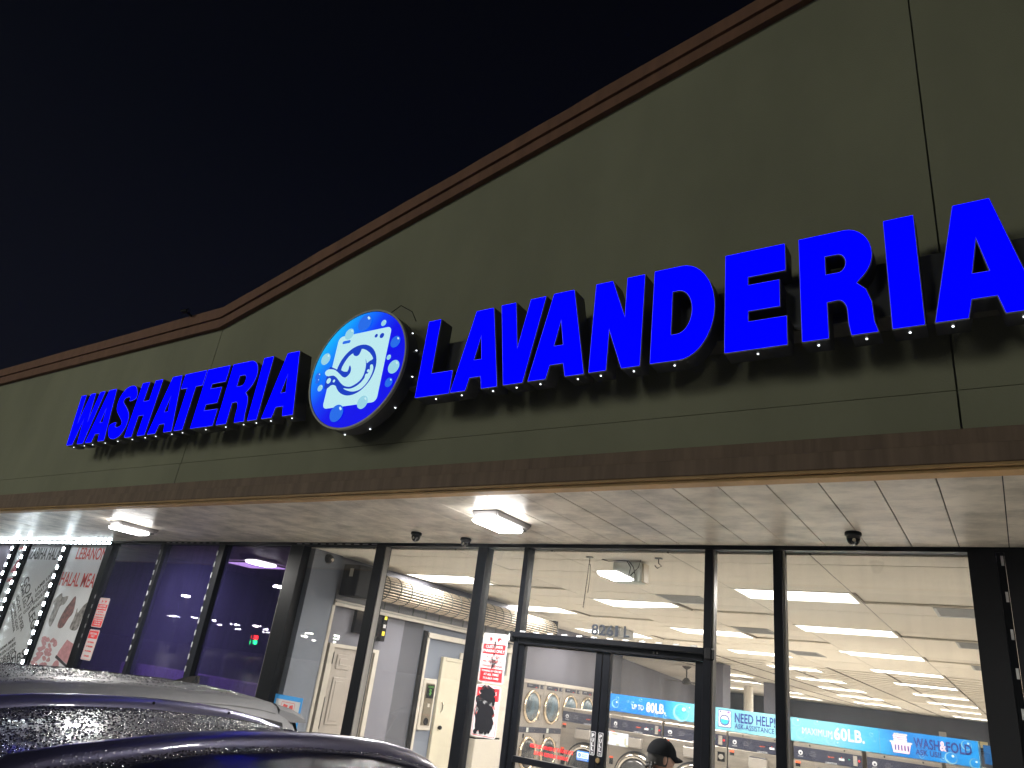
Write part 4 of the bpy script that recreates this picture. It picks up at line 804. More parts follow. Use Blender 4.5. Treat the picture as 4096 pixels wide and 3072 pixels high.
# banners above the washers
def ban_mat(name, stops):
    m = mat(name, (.1, .4, .7), .35); n = m.node_tree; bs = n.nodes['Principled BSDF']; g_ = n.nodes.new('ShaderNodeNewGeometry'); s_ = n.nodes.new('ShaderNodeSeparateXYZ'); n.links.new(g_.outputs['Position'], s_.inputs[0])
    rp = n.nodes.new('ShaderNodeMapRange'); x0, x1 = stops[0][0], stops[-1][0]; rp.inputs[1].default_value = x0; rp.inputs[2].default_value = x1; n.links.new(s_.outputs[0], rp.inputs[0])
    ns = n.nodes.new('ShaderNodeTexNoise'); ns.inputs['Scale'].default_value = 5; n.links.new(g_.outputs['Position'], ns.inputs[0])
    ad = n.nodes.new('ShaderNodeMath'); ad.operation = 'MULTIPLY_ADD'; ad.inputs[1].default_value = .10; n.links.new(ns.outputs[0], ad.inputs[0]); n.links.new(rp.outputs[0], ad.inputs[2])
    c = n.nodes.new('ShaderNodeValToRGB'); n.links.new(ad.outputs[0], c.inputs[0]); E_ = c.color_ramp.elements
    for i, (x, col) in enumerate(stops):
        t = (x-x0)/(x1-x0)*.95+.05
        if i < 2: E_[i].position = t; E_[i].color = (*col, 1)
        else: k = E_.new(t); k.color = (*col, 1)
    n.links.new(c.outputs[0], bs.inputs['Base Color']); return m
BLU, CYN, AQ = (.003, .13, .42), (.035, .29, .50), (.14, .38, .46)
def bubbles(r, spots, y):
    for x, z, q in spots:
        shape('bubble_print', [circ(x, z, q, 20), circ(x+q*.08, z+q*.06, q*.86, 20)], y-.0012, .0008, bubble_p, r)
        shape('bubble_glint', [circ(x+q*.35, z+q*.4, q*.22, 10)], y-.0012, .0008, bubble_hi, r)
        if q > .05: shape('bubble_glint', [smooth_loop([(x-q*.7, z-q*.2), (x-q*.4, z-q*.66), (x, z-q*.78), (x-q*.35, z-q*.55)], 3)], y-.0012, .0008, bubble_p, r)
yb = 4.06
b1 = thing('banner', 'blue banner reading UP TO 80LB. seen through the right door', 'banner', (-4.4, yb, 1.6), 'blue bubble banners above the washers')
box('sheet', ban_mat('banner_blue', [(-5.1, BLU), (-4.0, BLU), (-3.75, CYN), (-3.48, AQ)]), b1, -5.11, -3.48, yb-.004, yb, 1.605, 1.826)
txt('lettering', 'UP TO', -4.42, 1.695, .17, .065, yb-.0068, white_p, b1, bold=.010); txt('lettering', '80LB.', -4.155, 1.712, .28, .125, yb-.0068, white_p, b1, bold=.03)
bubbles(b1, [(-4.73, 1.77, .028), (-4.76, 1.70, .055), (-4.57, 1.75, .018), (-4.50, 1.735, .028), (-4.38, 1.79, .022), (-4.60, 1.65, .012), (-4.15, 1.63, .03), (-4.02, 1.625, .03), (-3.80, 1.70, .11), (-3.70, 1.76, .04), (-4.66, 1.63, .01)], yb-.004)
b2 = thing('banner', 'pale aqua banner with washing machine picture reading NEED HELP! ASK-ASSISTANCE', 'banner', (-3.0, yb, 1.55), 'blue bubble banners above the washers')
box('sheet', ban_mat('banner_aqua', [(-3.45, AQ), (-3.0, AQ), (-2.6, (.26, .60, .68)), (-2.45, AQ)]), b2, -3.45, -2.46, yb-.004, yb, 1.565, 1.826)
shape('machine_picture', [rrect(-3.30, -3.13, 1.60, 1.805, .012)], yb-.0052, .0008, navy_p, b2); shape('machine_picture', [rrect(-3.293, -3.137, 1.607, 1.798, .010)], yb-.0062, .0008, white_p, b2)
shape('machine_picture', [circ(-3.215, 1.685, .063, 24), circ(-3.215, 1.685, .052, 24)], yb-.0072, .0008, navy_p, b2); shape('machine_picture', [circ(-3.215, 1.685, .05, 20, math.pi*.92, math.pi*2.08)], yb-.0072, .0008, mat('teal_print', (.02, .34, .58), .5), b2)
shape('machine_picture', [[(-3.286, 1.762), (-3.144, 1.762), (-3.144, 1.765), (-3.286, 1.765)]], yb-.0072, .0008, navy_p, b2); shape('machine_picture', [circ(-3.27, 1.782, .010, 12)], yb-.0072, .0008, navy_p, b2); shape('machine_picture', [rrect(-3.18, -3.15, 1.773, 1.792, .002)], yb-.0072, .0008, mat('plum_print', (.2, .05, .3), .5), b2)
txt('lettering', 'NEED HELP!', -2.835, 1.733, .50, .115, yb-.0062, navy_p, b2, bold=.022); txt('lettering', 'ASK-ASSISTANCE', -2.84, 1.633, .49, .060, yb-.0062, navy_p, b2, bold=.012)
bubbles(b2, [(-3.33, 1.66, .02), (-3.08, 1.60, .03), (-2.55, 1.75, .04), (-2.52, 1.62, .03)], yb-.004)
b3 = thing('banner', 'aqua to blue banner reading MAXIMUM 60LB. right of the mullion', 'banner', (-2.0, yb, 1.55), 'blue bubble banners above the washers')
m3 = ban_mat('banner_fade', [(-2.46, AQ), (-1.9, AQ), (-1.45, CYN), (-1.15, BLU), (-.40, (.006, .24, .66))]); box('sheet', m3, b3, -2.457, -1.42, yb-.004, yb, 1.565, 1.826)
txt('lettering', 'MAXIMUM', -2.095, 1.692, .34, .075, yb-.0062, white_p, b3, bold=.0); txt('lettering', '60LB.', -1.74, 1.708, .33, .14, yb-.0062, white_p, b3, bold=.03)
bubbles(b3, [(-2.33, 1.78, .05), (-2.28, 1.65, .06), (-1.95, 1.63, .05), (-1.50, 1.75, .022), (-1.88, 1.60, .03), (-1.47, 1.68, .012), (-2.1, 1.80, .03)], yb-.004)
b4 = thing('banner', 'blue banner with a laundry basket reading WASH&FOLD ASK US!!', 'banner', (-.95, yb, 1.55), 'blue bubble banners above the washers')
box('sheet', m3, b4, -1.417, -.452, yb-.004, yb, 1.565, 1.826); box('side_return', mat('clear_vinyl', (.35, .62, .70), .3), b4, -.451, -.447, yb, yb+.35, 1.565, 1.826)
pink2 = mat('pale_pink_print', (.78, .52, .62), .5)
shape('basket_picture', [[(-1.30, 1.70), (-1.28, 1.60), (-1.12, 1.60), (-1.10, 1.70)]], yb-.0052, .0008, pink2, b4); shape('basket_picture', [rrect(-1.315, -1.085, 1.70, 1.718, .006)], yb-.0052, .0008, white_p, b4)
for i in range(5): shape('basket_slot', [rrect(-1.265+i*.032, -1.251+i*.032, 1.625, 1.682, .006)], yb-.0062, .0008, navy_p, b4)
for i, (m_, dx) in enumerate(((white_p, 0), (pink2, .0), (pink2, -.004), (white_p, .006))): shape('folded_towel_picture', [rrect(-1.275+dx, -1.135+dx, 1.72+i*.021, 1.738+i*.021, .008)], yb-.0052, .0008, m_, b4)
txt('lettering', 'WASH', -.945, 1.728, .25, .105, yb-.0062, navy_p, b4, bold=.022); txt('lettering', '&', -.785, 1.728, .06, .10, yb-.0072, pink2, b4, bold=.03); txt('lettering', 'FOLD', -.635, 1.728, .24, .105, yb-.0062, navy_p, b4, bold=.022); txt('lettering', 'ASK US!!', -.935, 1.635, .25, .058, yb-.0062, navy_p, b4, bold=.025)
bubbles(b4, [(-1.0, 1.60, .025), (-.80, 1.60, .02), (-.72, 1.62, .06), (-.56, 1.77, .05), (-1.22, 1.78, .03), (-.5, 1.60, .05)], yb-.004)
b5 = thing('banner', 'small piece of blue banner beyond the banner corner beside the black pier', 'banner', (-.3, 4.9, 1.6), 'blue bubble banners above the washers'); box('sheet', mat('banner_piece', BLU, .4), b5, -.44, .3, 4.9, 4.904, 1.60, 1.80)
bx = thing('banner_support', 'long steel box standing on the washers behind the banners', 'support box', (-2.8, yb, 1.562)); box('box', steel, bx, -5.10, -.46, yb+.002, yb+.30, 1.566, 1.80)
r = thing('wall_shelf', 'dark shelf on the charcoal back wall above the banner corner', 'shelf', (-3.0, 42.7, 1.6)); box('board', black_matte, r, -4.6, -1.6, 42.4, 42.9, 1.55, 1.75); box('edge', wall_dark, r, -4.6, -1.6, 42.36, 42.399, 1.60, 1.66)

r = thing('ceiling_unit', 'dark grey box under the ceiling behind the house number', 'ceiling unit', (-6.3, 7.2, 2.85)); box('case', vent_m, r, -6.55, -6.10, 6.9, 7.5, 2.855, 2.995, b=.01); box('trim', vent_m, r, -6.57, -6.08, 6.88, 7.52, 2.84, 2.854)
# hung box, hooks, chain behind the transom glass
r = thing('hanging_box', 'pale box with black cables hung under the ceiling behind the transom glass', 'box', (-2.98, .45, 2.81)); box('case', mint, r, -3.16, -2.86, .42, .56, 2.795, 2.985, b=.012); box('end_cap', mat('tan_cap', (.45, .38, .27), .5), r, -2.858, -2.835, .43, .55, 2.80, 2.98, b=.006)
for pts in ([(-3.27, .40, 3.0), (-3.2, .41, 2.985), (-3.1, .41, 2.992), (-2.98, .40, 2.988)], [(-3.0, .405, 2.985), (-2.96, .40, 2.93), (-2.97, .40, 2.87), (-2.99, .40, 2.83)], [(-2.98, .405, 2.985), (-2.93, .40, 2.93), (-2.91, .40, 2.86), (-2.91, .40, 2.80)], [(-2.86, .40, 3.0), (-2.88, .40, 2.93), (-2.93, .40, 2.88), (-2.98, .40, 2.83)]):
    part('cable', MB().tube(pts, .005, 6), black_matte, r)
r = thing('ceiling_hook', 'empty hook on the ceiling right of the pale box', 'hook', (-2.63, .28, 3.0)); part('plate', MB().box(-2.66, -2.60, .26, .30, 2.988, 2.999), vent_m, r); part('hook', MB().tube([(-2.63, .28, 2.99), (-2.63, .28, 2.95), (-2.60, .28, 2.925), (-2.64, .28, 2.905), (-2.665, .28, 2.93)], .005, 6), black_matte, r)
r = thing('hanging_chain', 'thin dark chain hanging from a hook left of the pale box', 'chain', (-3.34, .28, 3.0)); part('plate', MB().box(-3.37, -3.31, .26, .30, 2.988, 2.999), vent_m, r)
mb = MB()
for i in range(26): mb.tube([(-3.34-.0012*i, .28, 2.985-i*.018), (-3.337-.0012*i, .283, 2.972-i*.018)], .005 if i % 2 else .0035, 5)
part('chain', mb, black_matte, r); part('chain_tail', MB().tube([(-3.33, .285, 2.93), (-3.325, .285, 2.80), (-3.335, .285, 2.66)], .003, 5), black_matte, r)
fn = thing('ceiling_fan', 'bronze ceiling fan on a short rod far back, seen in the right door', 'ceiling fan', (-8.9, 18.0, 3.0)); fx, fy = -8.92, 18.0
part('canopy', MB().lathe([(.16, 0), (.10, -.06), (.03, -.10)], (fx, fy, 3.0), 'Z', 14), fan_m, fn); part('rod', MB().tube([(fx, fy, 2.9), (fx, fy, 2.62)], .022, 8), fan_m, fn); part('motor', MB().lathe([(.05, .1), (.12, .03), (.15, -.06), (.08, -.1)], (fx, fy, 2.55), 'Z', 14), fan_m, fn)
for i in range(5):
    a = 2*math.pi*i/5+.3; mb = MB(); c, s_ = math.cos(a), math.sin(a); mb.v = [(fx+c*u-s_*v, fy+s_*u+c*v, 2.52+z) for z in (0, .012) for u, v in ((.12, -.06), (.8, -.08), (.8, .08), (.12, .06))]; mb.f = [(3, 2, 1, 0), (4, 5, 6, 7), (0, 1, 5, 4), (1, 2, 6, 5), (2, 3, 7, 6), (3, 0, 4, 7)]; part('blade', mb, fan_m, fn)

# ================================================================== PERSON AT THE DOOR
pr = thing('person', 'person in a black cap and dark shirt at the right glass door, seen from behind', 'person', (-2.245, -.62, 0))
PX, PY = -2.245, -.62
FA = math.radians(46)                # facing: to the right and towards the door
fx_, fy_ = math.cos(FA), math.sin(FA); lx, ly = -fy_, fx_
def P(f, l, z): return (PX+f*fx_+l*lx, PY+f*fy_+l*ly, z)
def skin_body(name, joints, bones, m, parent, sub=2):
    me = bpy.data.meshes.new(name); keys = list(joints); me.from_pydata([joints[k][0] for k in keys], [(keys.index(a), keys.index(b)) for a, b in bones], [])
    o = bpy.data.objects.new(name, me); C.objects.link(o); md = o.modifiers.new('s', 'SKIN'); md.use_smooth_shade = True
    for i, k in enumerate(keys): me.skin_vertices[0].data[i].radius = (joints[k][1], joints[k][1]) if not isinstance(joints[k][1], tuple) else joints[k][1]
    me.skin_vertices[0].data[0].use_root = True; o.modifiers.new('u', 'SUBSURF').levels = sub; o.modifiers['u'].render_levels = sub
    dg = bpy.context.evaluated_depsgraph_get(); nm = bpy.data.meshes.new_from_object(o.evaluated_get(dg)); bpy.data.objects.remove(o); nm.name = name; nm.materials.clear(); nm.materials.append(m)
    return put(name, nm, parent)
J = {'pelvis': (P(-.02, 0, .80), .125), 'waist': (P(0, 0, .95), .115), 'chest': (P(.02, 0, 1.12), .13), 'upper': (P(.03, 0, 1.22), .10), 'neck': (P(.05, 0, 1.305), .052), 'skull': (P(.075, 0, 1.36), .05)}
Bn = [('pelvis', 'waist'), ('waist', 'chest'), ('chest', 'upper'), ('upper', 'neck'), ('neck', 'skull')]
for s_, q in ((1, 'l'), (-1, 'r')):
    J.update({q+'sh': (P(.02, .165*s_, 1.22), .062), q+'el': (P(.03, .225*s_, .97), .045), q+'wr': (P(.20, .19*s_, .86), .028), q+'pa': (P(.27, .18*s_, .85), .030), q+'hip': (P(-.01, .085*s_, .74), .095), q+'kn': (P(.02, .095*s_, .42), .062), q+'an': (P(-.02, .10*s_, .08), .042), q+'to': (P(.14, .115*s_, .035), .034)})
    Bn += [('upper', q+'sh'), (q+'sh', q+'el'), (q+'el', q+'wr'), (q+'wr', q+'pa'), ('pelvis', q+'hip'), (q+'hip', q+'kn'), (q+'kn', q+'an'), (q+'an', q+'to')]
    for i, (w_, ln) in enumerate(((-.027, .062), (-.009, .072), (.009, .068), (.026, .055))):
        J[q+'f%da' % i] = (P(.315, (.18+w_*1.1)*s_, .845), .0095); J[q+'f%db' % i] = (P(.315+ln*.55, (.18+w_*1.2)*s_, .83), .0085); J[q+'f%dc' % i] = (P(.315+ln*.8, (.18+w_*1.2)*s_, .80), .0075)
        Bn += [(q+'pa', q+'f%da' % i), (q+'f%da' % i, q+'f%db' % i), (q+'f%db' % i, q+'f%dc' % i)]
    J[q+'t1'] = (P(.275, (.18-.04)*s_, .855), .011); J[q+'t2'] = (P(.315, (.18-.055)*s_, .845), .009); Bn += [(q+'wr', q+'t1'), (q+'t1', q+'t2')]
skin_body('body', J, Bn, skin, pr)
Sh = {k: (v[0], v[1]*1.12+.006) for k, v in J.items() if k in ('pelvis', 'waist', 'chest', 'upper', 'lsh', 'rsh')}
Sh['nk'] = (P(.045, 0, 1.285), .066)
for q, s_ in (('l', 1), ('r', -1)): Sh[q+'mid'] = (P(.026, .20*s_, 1.08), .062)
skin_body('shirt', Sh, [('pelvis', 'waist'), ('waist', 'chest'), ('chest', 'upper'), ('upper', 'nk'), ('upper', 'lsh'), ('upper', 'rsh'), ('lsh', 'lmid'), ('rsh', 'rmid')], shirt, pr)
Tr = {k: (v[0], v[1]*1.12+.008) for k, v in J.items() if k in ('pelvis', 'lhip', 'rhip', 'lkn', 'rkn', 'lan', 'ran')}
skin_body('trousers', Tr, [('pelvis', 'lhip'), ('pelvis', 'rhip'), ('lhip', 'lkn'), ('rhip', 'rkn'), ('lkn', 'lan'), ('rkn', 'ran')], jeans, pr)
for s_ in (1, -1): part('shoe', MB().tube([P(-.07, .10*s_, .045), P(.02, .105*s_, .055), P(.12, .115*s_, .04), P(.19, .12*s_, .03)], [.042, .048, .042, .026], 12), black_matte, pr, True)
def ell(name, c, rx, ry, rz, m, tilt=0, fn=None, seg=28, rings=18, parent=None):
    bm = bmesh.new(); bmesh.ops.create_uvsphere(bm, u_segments=seg, v_segments=rings, radius=1)
    dele = []
    for v in bm.verts:
        x, y, z = v.co
        if fn:
            q = fn(x, y, z)
            if q is None: dele.append(v); continue
            x, y, z = q
        x, y, z = x*rx, y*ry, z*rz; x, z = x*math.cos(tilt)+z*math.sin(tilt), -x*math.sin(tilt)+z*math.cos(tilt)
        v.co = Vector(P(c[0]+x, c[1]+y, c[2]+z))
    if dele: bmesh.ops.delete(bm, geom=dele, context='VERTS')
    return part(name, MB().bm(bm), m, parent or pr, True)
HC = (.085, 0, 1.425); TL = .10
def headfn(x, y, z):
    if x > .6 and abs(y) < .22 and -.35 < z < .12: x += .16*(1-abs(y)/.22)*(1-abs(z+.1)/.3 if abs(z+.1) < .3 else 0)   # nose
    if z < -.3: y *= 1-.22*(-z-.3); x = x*(.94 if x < 0 else 1)
    return x, y, z
hd = ell('head', HC, .093, .074, .115, skin, TL, headfn)
for s_ in (1, -1): ell('ear', (HC[0]-.012, .075*s_, HC[2]-.012), .016, .010, .030, skin, TL, seg=12, rings=8, parent=hd); ell('eye', (HC[0]+.078, .030*s_, HC[2]-.012), .010, .012, .009, white_p, seg=10, rings=8, parent=hd); ell('pupil', (HC[0]+.086, .030*s_, HC[2]-.014), .004, .005, .005, black_p, seg=8, rings=6, parent=hd)
ell('mouth', (HC[0]+.068, 0, HC[2]-.075), .014, .026, .006, mat('lips', (.25, .09, .08), .5), TL, seg=12, rings=8, parent=hd)
ell('hair', (HC[0]-.010, 0, HC[2]), .097, .080, .112, hair_m, TL, lambda x, y, z: (x, y, z) if (x < .25 and z > -.55) else None)
def curl(i):
    rn = random.Random(i); return (HC[0]-.09+rn.uniform(-.012, .02), rn.uniform(-.05, .06), HC[2]-.045+rn.uniform(-.035, .02))
for i in range(26): ell('hair_curl', curl(i), .012, .012, .014, hair_m, seg=8, rings=6)
cp = ell('cap', (HC[0]-.006, 0, HC[2]+.012), .106, .090, .112, cap_cloth, TL, lambda x, y, z: (x*(1+.03*abs(math.sin(3*math.atan2(y, x)))), y, z) if z > -.12 else None)
ell('cap_button', (HC[0]+.020, 0, HC[2]+.122), .009, .009, .005, cap_cloth, seg=10, rings=6, parent=cp)
bm = bmesh.new(); rows = []
for zz in (0, -.006):
    for i in range(7):
        u = i/6
        row = []
        for j in range(13):
            a = math.radians(-72+144*j/12); x = .094*math.cos(a)+u*.066*math.cos(a*.8)**.6; y = .084*math.sin(a)*(1-.05*u); z = .008-.018*u-.026*(math.sin(a)**2)*(.4+.6*u)+zz
            x2, z2 = x*math.cos(TL)+z*math.sin(TL), -x*math.sin(TL)+z*math.cos(TL); row.append(bm.verts.new(Vector(P(HC[0]-.004+x2, y, HC[2]+.022+z2))))
        rows.append(row)
for o_ in (0, 7):
    for i in range(6):
        for j in range(12): bm.faces.new((rows[o_+i][j], rows[o_+i][j+1], rows[o_+i+1][j+1], rows[o_+i+1][j]))
for j in range(12): bm.faces.new((rows[6][j], rows[6][j+1], rows[13][j+1], rows[13][j]))
part('cap_brim', MB().bm(bm), cap_cloth, cp, True)
part('collar', MB().tube([P(.10, -.062, 1.275), P(.05, -.075, 1.285), P(.0, -.05, 1.30), P(-.02, 0, 1.305), P(0, .05, 1.30), P(.05, .075, 1.285), P(.10, .062, 1.275)], .011, 8), collar_m, pr, True)

# ================================================================== PARKED CARS
def interp(tab, s):
    for (a, b), (c, d) in zip(tab, tab[1:]):
        if s <= c: t = max(0, (s-a)/(c-a)); t = t*t*(3-2*t)*.35+t*.65; return b+(d-b)*t
    return tab[-1][1]
def make_car(X, Y0, roof, paint, label, rails, group=None, gwk=.62, gz=-.15, drops=0):
    r = thing('parked_car', label, 'car', (X, Y0-2.35, gz), group)
    belt = [(0, .70), (.05, .92), (.12, 1.0), (.6, 1.03), (3.0, .99), (3.6, .98), (4.2, .91), (4.55, .80), (4.7, .60), (4.74, .5)]
    bw = [(0, .78), (.06, .86), (.2, .90), (.8, .925), (3.8, .92), (4.3, .88), (4.6, .80), (4.74, .70)]
    gw = [(0, .70), (.2, .66), (.5, gwk-.03), (1.0, gwk), (2.6, gwk+.01), (3.05, gwk-.01), (3.6, .66), (4.74, .55)]
    st = sorted(set([0, .03, .08, .14, .22, .3, .38, .46, .55, .65, .75, .85, .95, 1.1, 1.3, 1.5, 1.7, 1.9, 2.1, 2.3, 2.5, 2.7, 2.9, 3.05, 3.2, 3.35, 3.5, 3.62, 3.75, 4.0, 4.25, 4.45, 4.58, 4.66, 4.71, 4.74]))
    def sec(s):
        b, w, g_, R = interp(belt, s), interp(bw, s), interp(gw, s), interp(roof, s); R = max(R, b+.16) if .3 < s < 3.3 else max(R, b+.145)
        lo = .30 if .12 < s < 4.6 else .42
        k = (R-b)
        return [(w-.10, lo), (w-.02, lo+.12), (w, .5*(lo+b)+.05), (w-.005, b-.05), (w-.03, b), (w-.03-(w-.065-g_)*.5, b+max(k-.135, .004)*.52), (g_+.045, R-.150), (g_-.0, R-.088), (g_-.047, R-.032), (g_-.12, R-.010), (.34, R+.006), (0, R+.014)]
    secs = [sec(s) for s in st]; m = len(secs[0]); mb = MB()
    for s, q in zip(st, secs):
        mb.v += [(X+x, Y0-s, gz+z) for x, z in q]+[(X-x, Y0-s, gz+z) for x, z in q[-2::-1]]
    w = 2*m-1
    for i in range(len(st)-1):
        for k in range(w-1): a = i*w+k; mb.f.append((a, a+1, a+w+1, a+w))
        mb.f.append((i*w+w-1, i*w, i*w+w, i*w+2*w-1))
    mb.f += [tuple(range(w)), tuple(len(mb.v)-w+k for k in range(w))[::-1]]
    body = part('body', mb, paint, r, True)
    def patch(name, s0, s1, k0, k1, m_, sides=(1, -1), off=.004, n=10, par=None, full=False):
        for sd in sides:
            q = MB(); 
            for i in range(n+1):
                s = s0+(s1-s0)*i/n; c = sec(s)
                def at(k):
                    a = int(min(k, m-1.001)); t = k-a; return c[a][0]+(c[a+1][0]-c[a][0])*t, c[a][1]+(c[a+1][1]-c[a][1])*t
                for j in range(5):
                    x, z = at(k0+(k1-k0)*j/4); q.v.append((X+sd*(x+off), Y0-s, gz+z+off*.6))
            for i in range(n):
                for j in range(4): a = i*5+j; q.f.append((a, a+1, a+6, a+5))
            part(name, q, m_, par or r, True)
    patch('side_window', .62, 1.42, 4.25, 5.9, car_glass); patch('side_window', 1.50, 2.28, 4.25, 5.9, car_glass); patch('side_window', 2.34, 3.1, 4.25, 5.9, car_glass, n=8)
    patch('window_trim', .55, 3.15, 5.85, 6.12, black_matte, off=.007, n=20); patch('door_seam', .6, 3.2, 6.95, 7.06, rubber, off=.002, n=24); patch('door_seam', 1.455, 1.468, 1.2, 6.9, rubber, off=.003, n=2); patch('door_seam', 2.30, 2.313, 1.2, 6.9, rubber, off=.003, n=2)
    def cross(name, s0, s1, m_, ex, off, n=6):
        q = MB()
        for i in range(n+1):
            s = s0+(s1-s0)*i/n; c = sec(s); R = c[-1][1]; g_ = c[7][0]*ex
            for j in range(9): u = -1+2*j/8; q.v.append((X+u*g_, Y0-s+off[0], gz+R-.014*u*u*1.3+off[1]))
        for i in range(n):
            for j in range(8): a = i*9+j; q.f.append((a, a+1, a+10, a+9))
        return part(name, q, m_, r, True)
    cross('windshield', 3.02, 3.58, car_glass, .96, (-.004, .007)); cross('rear_window', .17, .42, car_glass, .92, (.008, .006))
    # spoiler over the hatch
    sp = MB(); s0 = .52; R0 = interp(roof, .56)
    prof = [(.56, R0-.006), (.40, R0-.035), (.27, R0-.075), (.25, R0-.10), (.40, R0-.10), (.56, R0-.07)]
    for u in (-1, -.9, -.5, 0, .5, .9, 1):
        gk = gwk-.03; sp.v += [(X+u*gk, Y0-s, gz+z-(.030*u*u)+(.02 if abs(u) < .95 else -.01)) for s, z in prof]
    for i in range(6):
        for k in range(6): a = i*6+k; b = i*6+(k+1) % 6; sp.f.append((a, b, b+6, a+6))
    sp.f += [tuple(range(6)), tuple(36+k for k in range(6))[::-1]]
    part('spoiler', sp, paint, r); box('brake_light', tail_m, r, X-.25, X+.25, Y0-.262, Y0-.244, gz+R0-.082, gz+R0-.066)
    fz = gz+interp(roof, 1.02)+.01; fm = MB()
    for s, h, wd in ((.92, .058, .012), (.95, .06, .02), (1.02, .048, .024), (1.12, .020, .018), (1.18, .0, .006)): fm.v += [(X-wd, Y0-s, fz-.01), (X, Y0-s, fz+h), (X+wd, Y0-s, fz-.01)]
    for i in range(4):
        for k in range(3): a = i*3+k; b = i*3+(k+1) % 3; fm.f.append((a, b, b+3, a+3))
    fm.f += [(0, 1, 2), (14, 13, 12)]
    part('antenna_fin', fm, car_glass, r)
    if rails:
        for sd in (1, -1):
            q = MB(); S_ = [.80, .86, .95, 1.05, 1.2, 1.4, 1.6, 1.8, 2.0, 2.2, 2.4, 2.6, 2.8, 2.95, 3.05, 3.1]
            for s in S_:
                R = interp(roof, s)-.012; h = .062*min(1, max(0, (s-.80)/.30))**.7*min(1, max(0, (3.12-s)/.22))**.7; x = X+sd*(.555-.03*(1-min(1, (s-.8)/.5)))
                q.v += [(x+dx, Y0-s, gz+R-.012+dz*h/.062+(.0 if dz else 0)) for dx, dz in ((-.026, 0), (-.030, .03), (-.020, .066), (-.006, .074), (.008, .070), (.022, .050), (.027, .022), (.026, 0))]
            for i in range(len(S_)-1):
                for k in range(8): a = i*8+k; b = i*8+(k+1) % 8; q.f.append((a, b, b+8, a+8))
            q.f += [tuple(range(8)), tuple(len(q.v)-8+k for k in range(8))[::-1]]
            rl = part('roof_rail', q, rail_m, r, True)
            if sd == -1:
                for s in (1.42, 1.86): part('mount_hole', MB().lathe([(.007, 0), (.007, .003)], (X-.5235, Y0-s, gz+interp(roof, s)+.030), 'X', 10), black_matte, rl)
    for s in (.85, 3.82):
        for sd in (1, -1):
            c = (X+sd*.80, Y0-s, gz+.345); wv = part('wheel', MB().lathe([(.20, -.11), (.33, -.11), (.345, -.08), (.345, .08), (.33, .11), (.20, .11)], c, 'X', 28), tyre_m, r, True)
            part('rim', MB().lathe([(.21, -.118), (.19, -.10), (.05, -.09), (.05, .09), (.19, .10), (.21, .118)], c, 'X', 20), rim_m, wv)
    for sd in (1, -1):
        part('headlight', MB().box(X+sd*.66-.17, X+sd*.66+.17, Y0-4.66, Y0-4.52, gz+.66, gz+.78, b=.03), head_m, r); part('tail_light', MB().box(X+sd*.74-.13, X+sd*.74+.13, Y0-.13, Y0+.005, gz+.82, gz+.98, b=.02), tail_m, r)
        part('mirror', MB().box(X+sd*1.0-.10, X+sd*1.0+.10, Y0-3.02, Y0-2.86, gz+1.0, gz+1.14, b=.04), paint, r)
    box('number_plate', white_p, r, X-.16, X+.16, Y0-.01, Y0+.012, gz+.62, gz+.70); box('bumper', black_matte, r, X-.72, X+.72, Y0-.06, Y0+.03, gz+.34, gz+.5, b=.03); box('bumper', black_matte, r, X-.66, X+.66, Y0-4.78, Y0-4.68, gz+.3, gz+.45, b=.03)
    if drops:
        q = MB(); rn = random.Random(5)
        for i in range(drops):
            s = rn.uniform(.85, 3.0); u = rn.uniform(-.62, .66); R = interp(roof, s); z = gz+R+.014-.02*abs(u/.5)**2.4*.55; rr = rn.choice((.0012, .0016, .002, .0024, .003, .0042))*rn.uniform(.85, 1.15)
            if abs(abs(u)-.555) < .03: continue
            n0 = len(q.v); cx, cy = X+u, Y0-s
            q.v += [(cx+rr*math.cos(k*1.0472), cy+rr*math.sin(k*1.0472)*rn.uniform(.9, 1.3), z-.0015) for k in range(6)]+[(cx+.6*rr*math.cos(k*1.0472), cy+.6*rr*math.sin(k*1.0472), z+rr*.42) for k in range(6)]+[(cx, cy, z+rr*.55)]
            for k in range(6): k2 = (k+1) % 6; q.f += [(n0+k, n0+k2, n0+6+k2, n0+6+k), (n0+6+k, n0+6+k2, n0+12)]
        o = part('water_drops', q, drop_m, r, True); o['kind'] = 'stuff'
    return r
R1 = [(0, .72), (.06, .95), (.14, 1.03), (.30, 1.13), (.45, 1.25), (.62, 1.37), (.83, 1.455), (1.2, 1.535), (1.5, 1.58), (1.9, 1.597), (2.3, 1.592), (2.94, 1.53), (3.1, 1.47), (3.62, 1.06), (4.2, 1.0), (4.55, .88), (4.7, .66), (4.74, .52)]
R2 = [(0, .72), (.06, .95), (.14, 1.05), (.22, 1.20), (.34, 1.42), (.5, 1.535), (.8, 1.575), (1.05, 1.592), (1.84, 1.607), (2.44, 1.597), (2.9, 1.54), (3.1, 1.48), (3.62, 1.08), (4.2, 1.0), (4.55, .88), (4.7, .66), (4.74, .52)]
make_car(-2.95, -1.90, R1, navy_paint, 'wet dark navy car with grey roof rails nearest the camera', True, 'cars parked before the shops', gwk=.655, drops=24000)
make_car(-5.75, -1.02, R2, silver_paint, 'wet silver car with a black shark fin aerial behind the navy car', False, 'cars parked before the shops', gwk=.69, drops=12000)

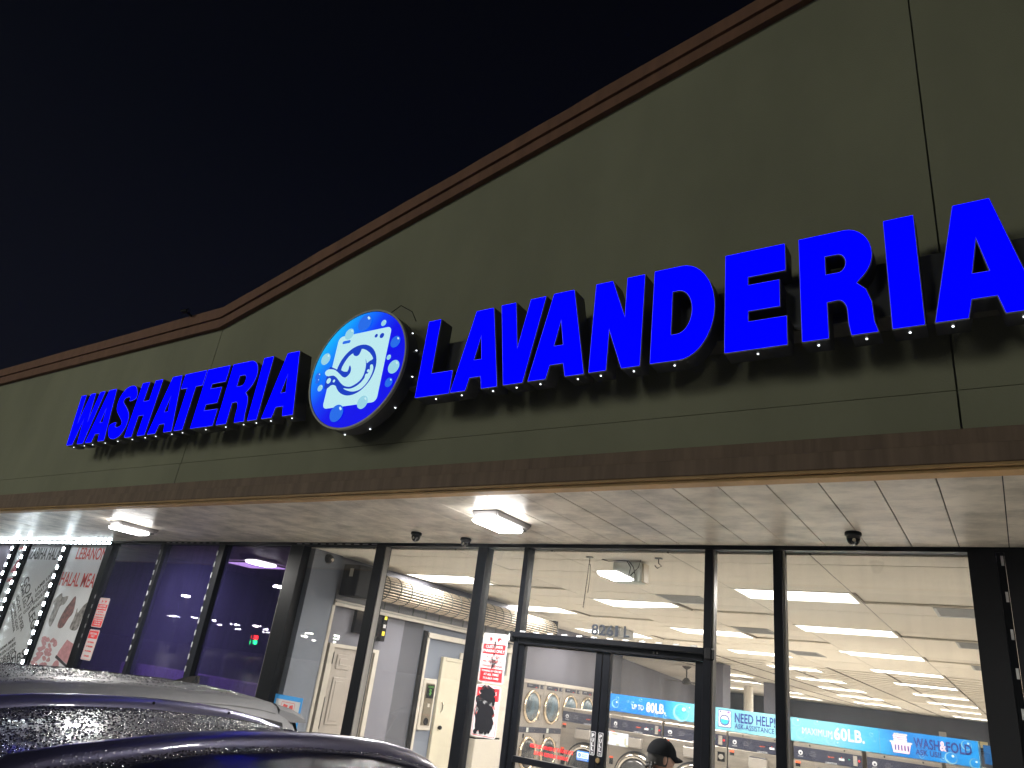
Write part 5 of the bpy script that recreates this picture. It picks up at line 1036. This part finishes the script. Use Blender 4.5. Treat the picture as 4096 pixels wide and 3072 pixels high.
# ================================================================== PARKING LOT LAMPS (they light the wall and glint in the glass)
def lot_lamp(x, y, h, label, aim=None, power=0, soft_=.9, em=lot_e):
    r = thing('parking_lot_lamp', label, 'street lamp', (x, y, -.15), 'tall lamps standing in the parking lot')
    part('pole', MB().tube([(x, y, -.15), (x, y, h)], [.11, .07], 10), pole_m, r); box('footing', curb_m, r, x-.3, x+.3, y-.3, y+.3, -.16, .5, b=.04)
    box('lamp_head', pole_m, r, x-.35, x+.35, y-.1, y+.9, h-.02, h+.16, b=.03); box('lens', near_e if power else em, r, x-.24, x+.24, y+.1, y+.7, h-.24, h-.021)
    if power:
        ld = bpy.data.lights.new('lamp_light', 'SPOT'); ld.energy = power; ld.color = (.98, 1, .84); ld.spot_size = math.radians(100); ld.spot_blend = 1.0; ld.shadow_soft_size = soft_
        lo = bpy.data.objects.new('lamp_light', ld); C.objects.link(lo); lo.location = (x, y+.45, h-.12); lo.parent = r; lo.matrix_parent_inverse = Matrix.Translation(-r.location)
        d = Vector(aim)-lo.location; lo.rotation_euler = d.to_track_quat('-Z', 'Y').to_euler()
lot_lamp(-17.0, -17.0, 8.5, 'tall lot lamp left of the cars that lights the front wall', (-5, -1.8, 0), 2900, 2.6)
lot_lamp(9.0, -22.0, 8.0, 'tall lot lamp behind the photographer that lights the cars', (-2, -3.5, 0), 800, 2.4)
lot_lamp(-9.0, -25.0, 12.5, 'added tall lamp across from the round sign, softening the letter shadows', (-5, -1.8, 0), 1700, 2.4)  # unseen extra lamp, added so the sign letters cast softer shadows
k = 0
for vx, vy in ((-103, 61), (-61, 43.7), (-205, 125), (-190, 122), (-186, 125), (-219, 151), (-192, 137), (-176, 132), (-234, 170), (-191, 148), (-220, 172), (-165, 142), (-195, 167), (-225, 198), (-151, 139), (-173, 160), (-207, 192)):
    lot_lamp(vx, -vy, 8.0, 'distant lot lamp mirrored in the shop glass, %s of the far row' % (ORD[k]), em=lot_e); k += 1
r = thing('traffic_light', 'far traffic light showing red and green, mirrored in the purple window', 'traffic light', (-170, -128, -.15)); part('pole', MB().tube([(-170, -128, -.15), (-170, -128, 5.6)], .1, 8), pole_m, r); box('housing', black_matte, r, -170.3, -169.7, -128.2, -127.8, 3.0, 5.5); box('red_lens', red_e, r, -170.5, -169.5, -127.79, -127.7, 4.3, 5.3); box('green_lens', green_e, r, -170.5, -169.5, -127.79, -127.7, 3.1, 4.1)
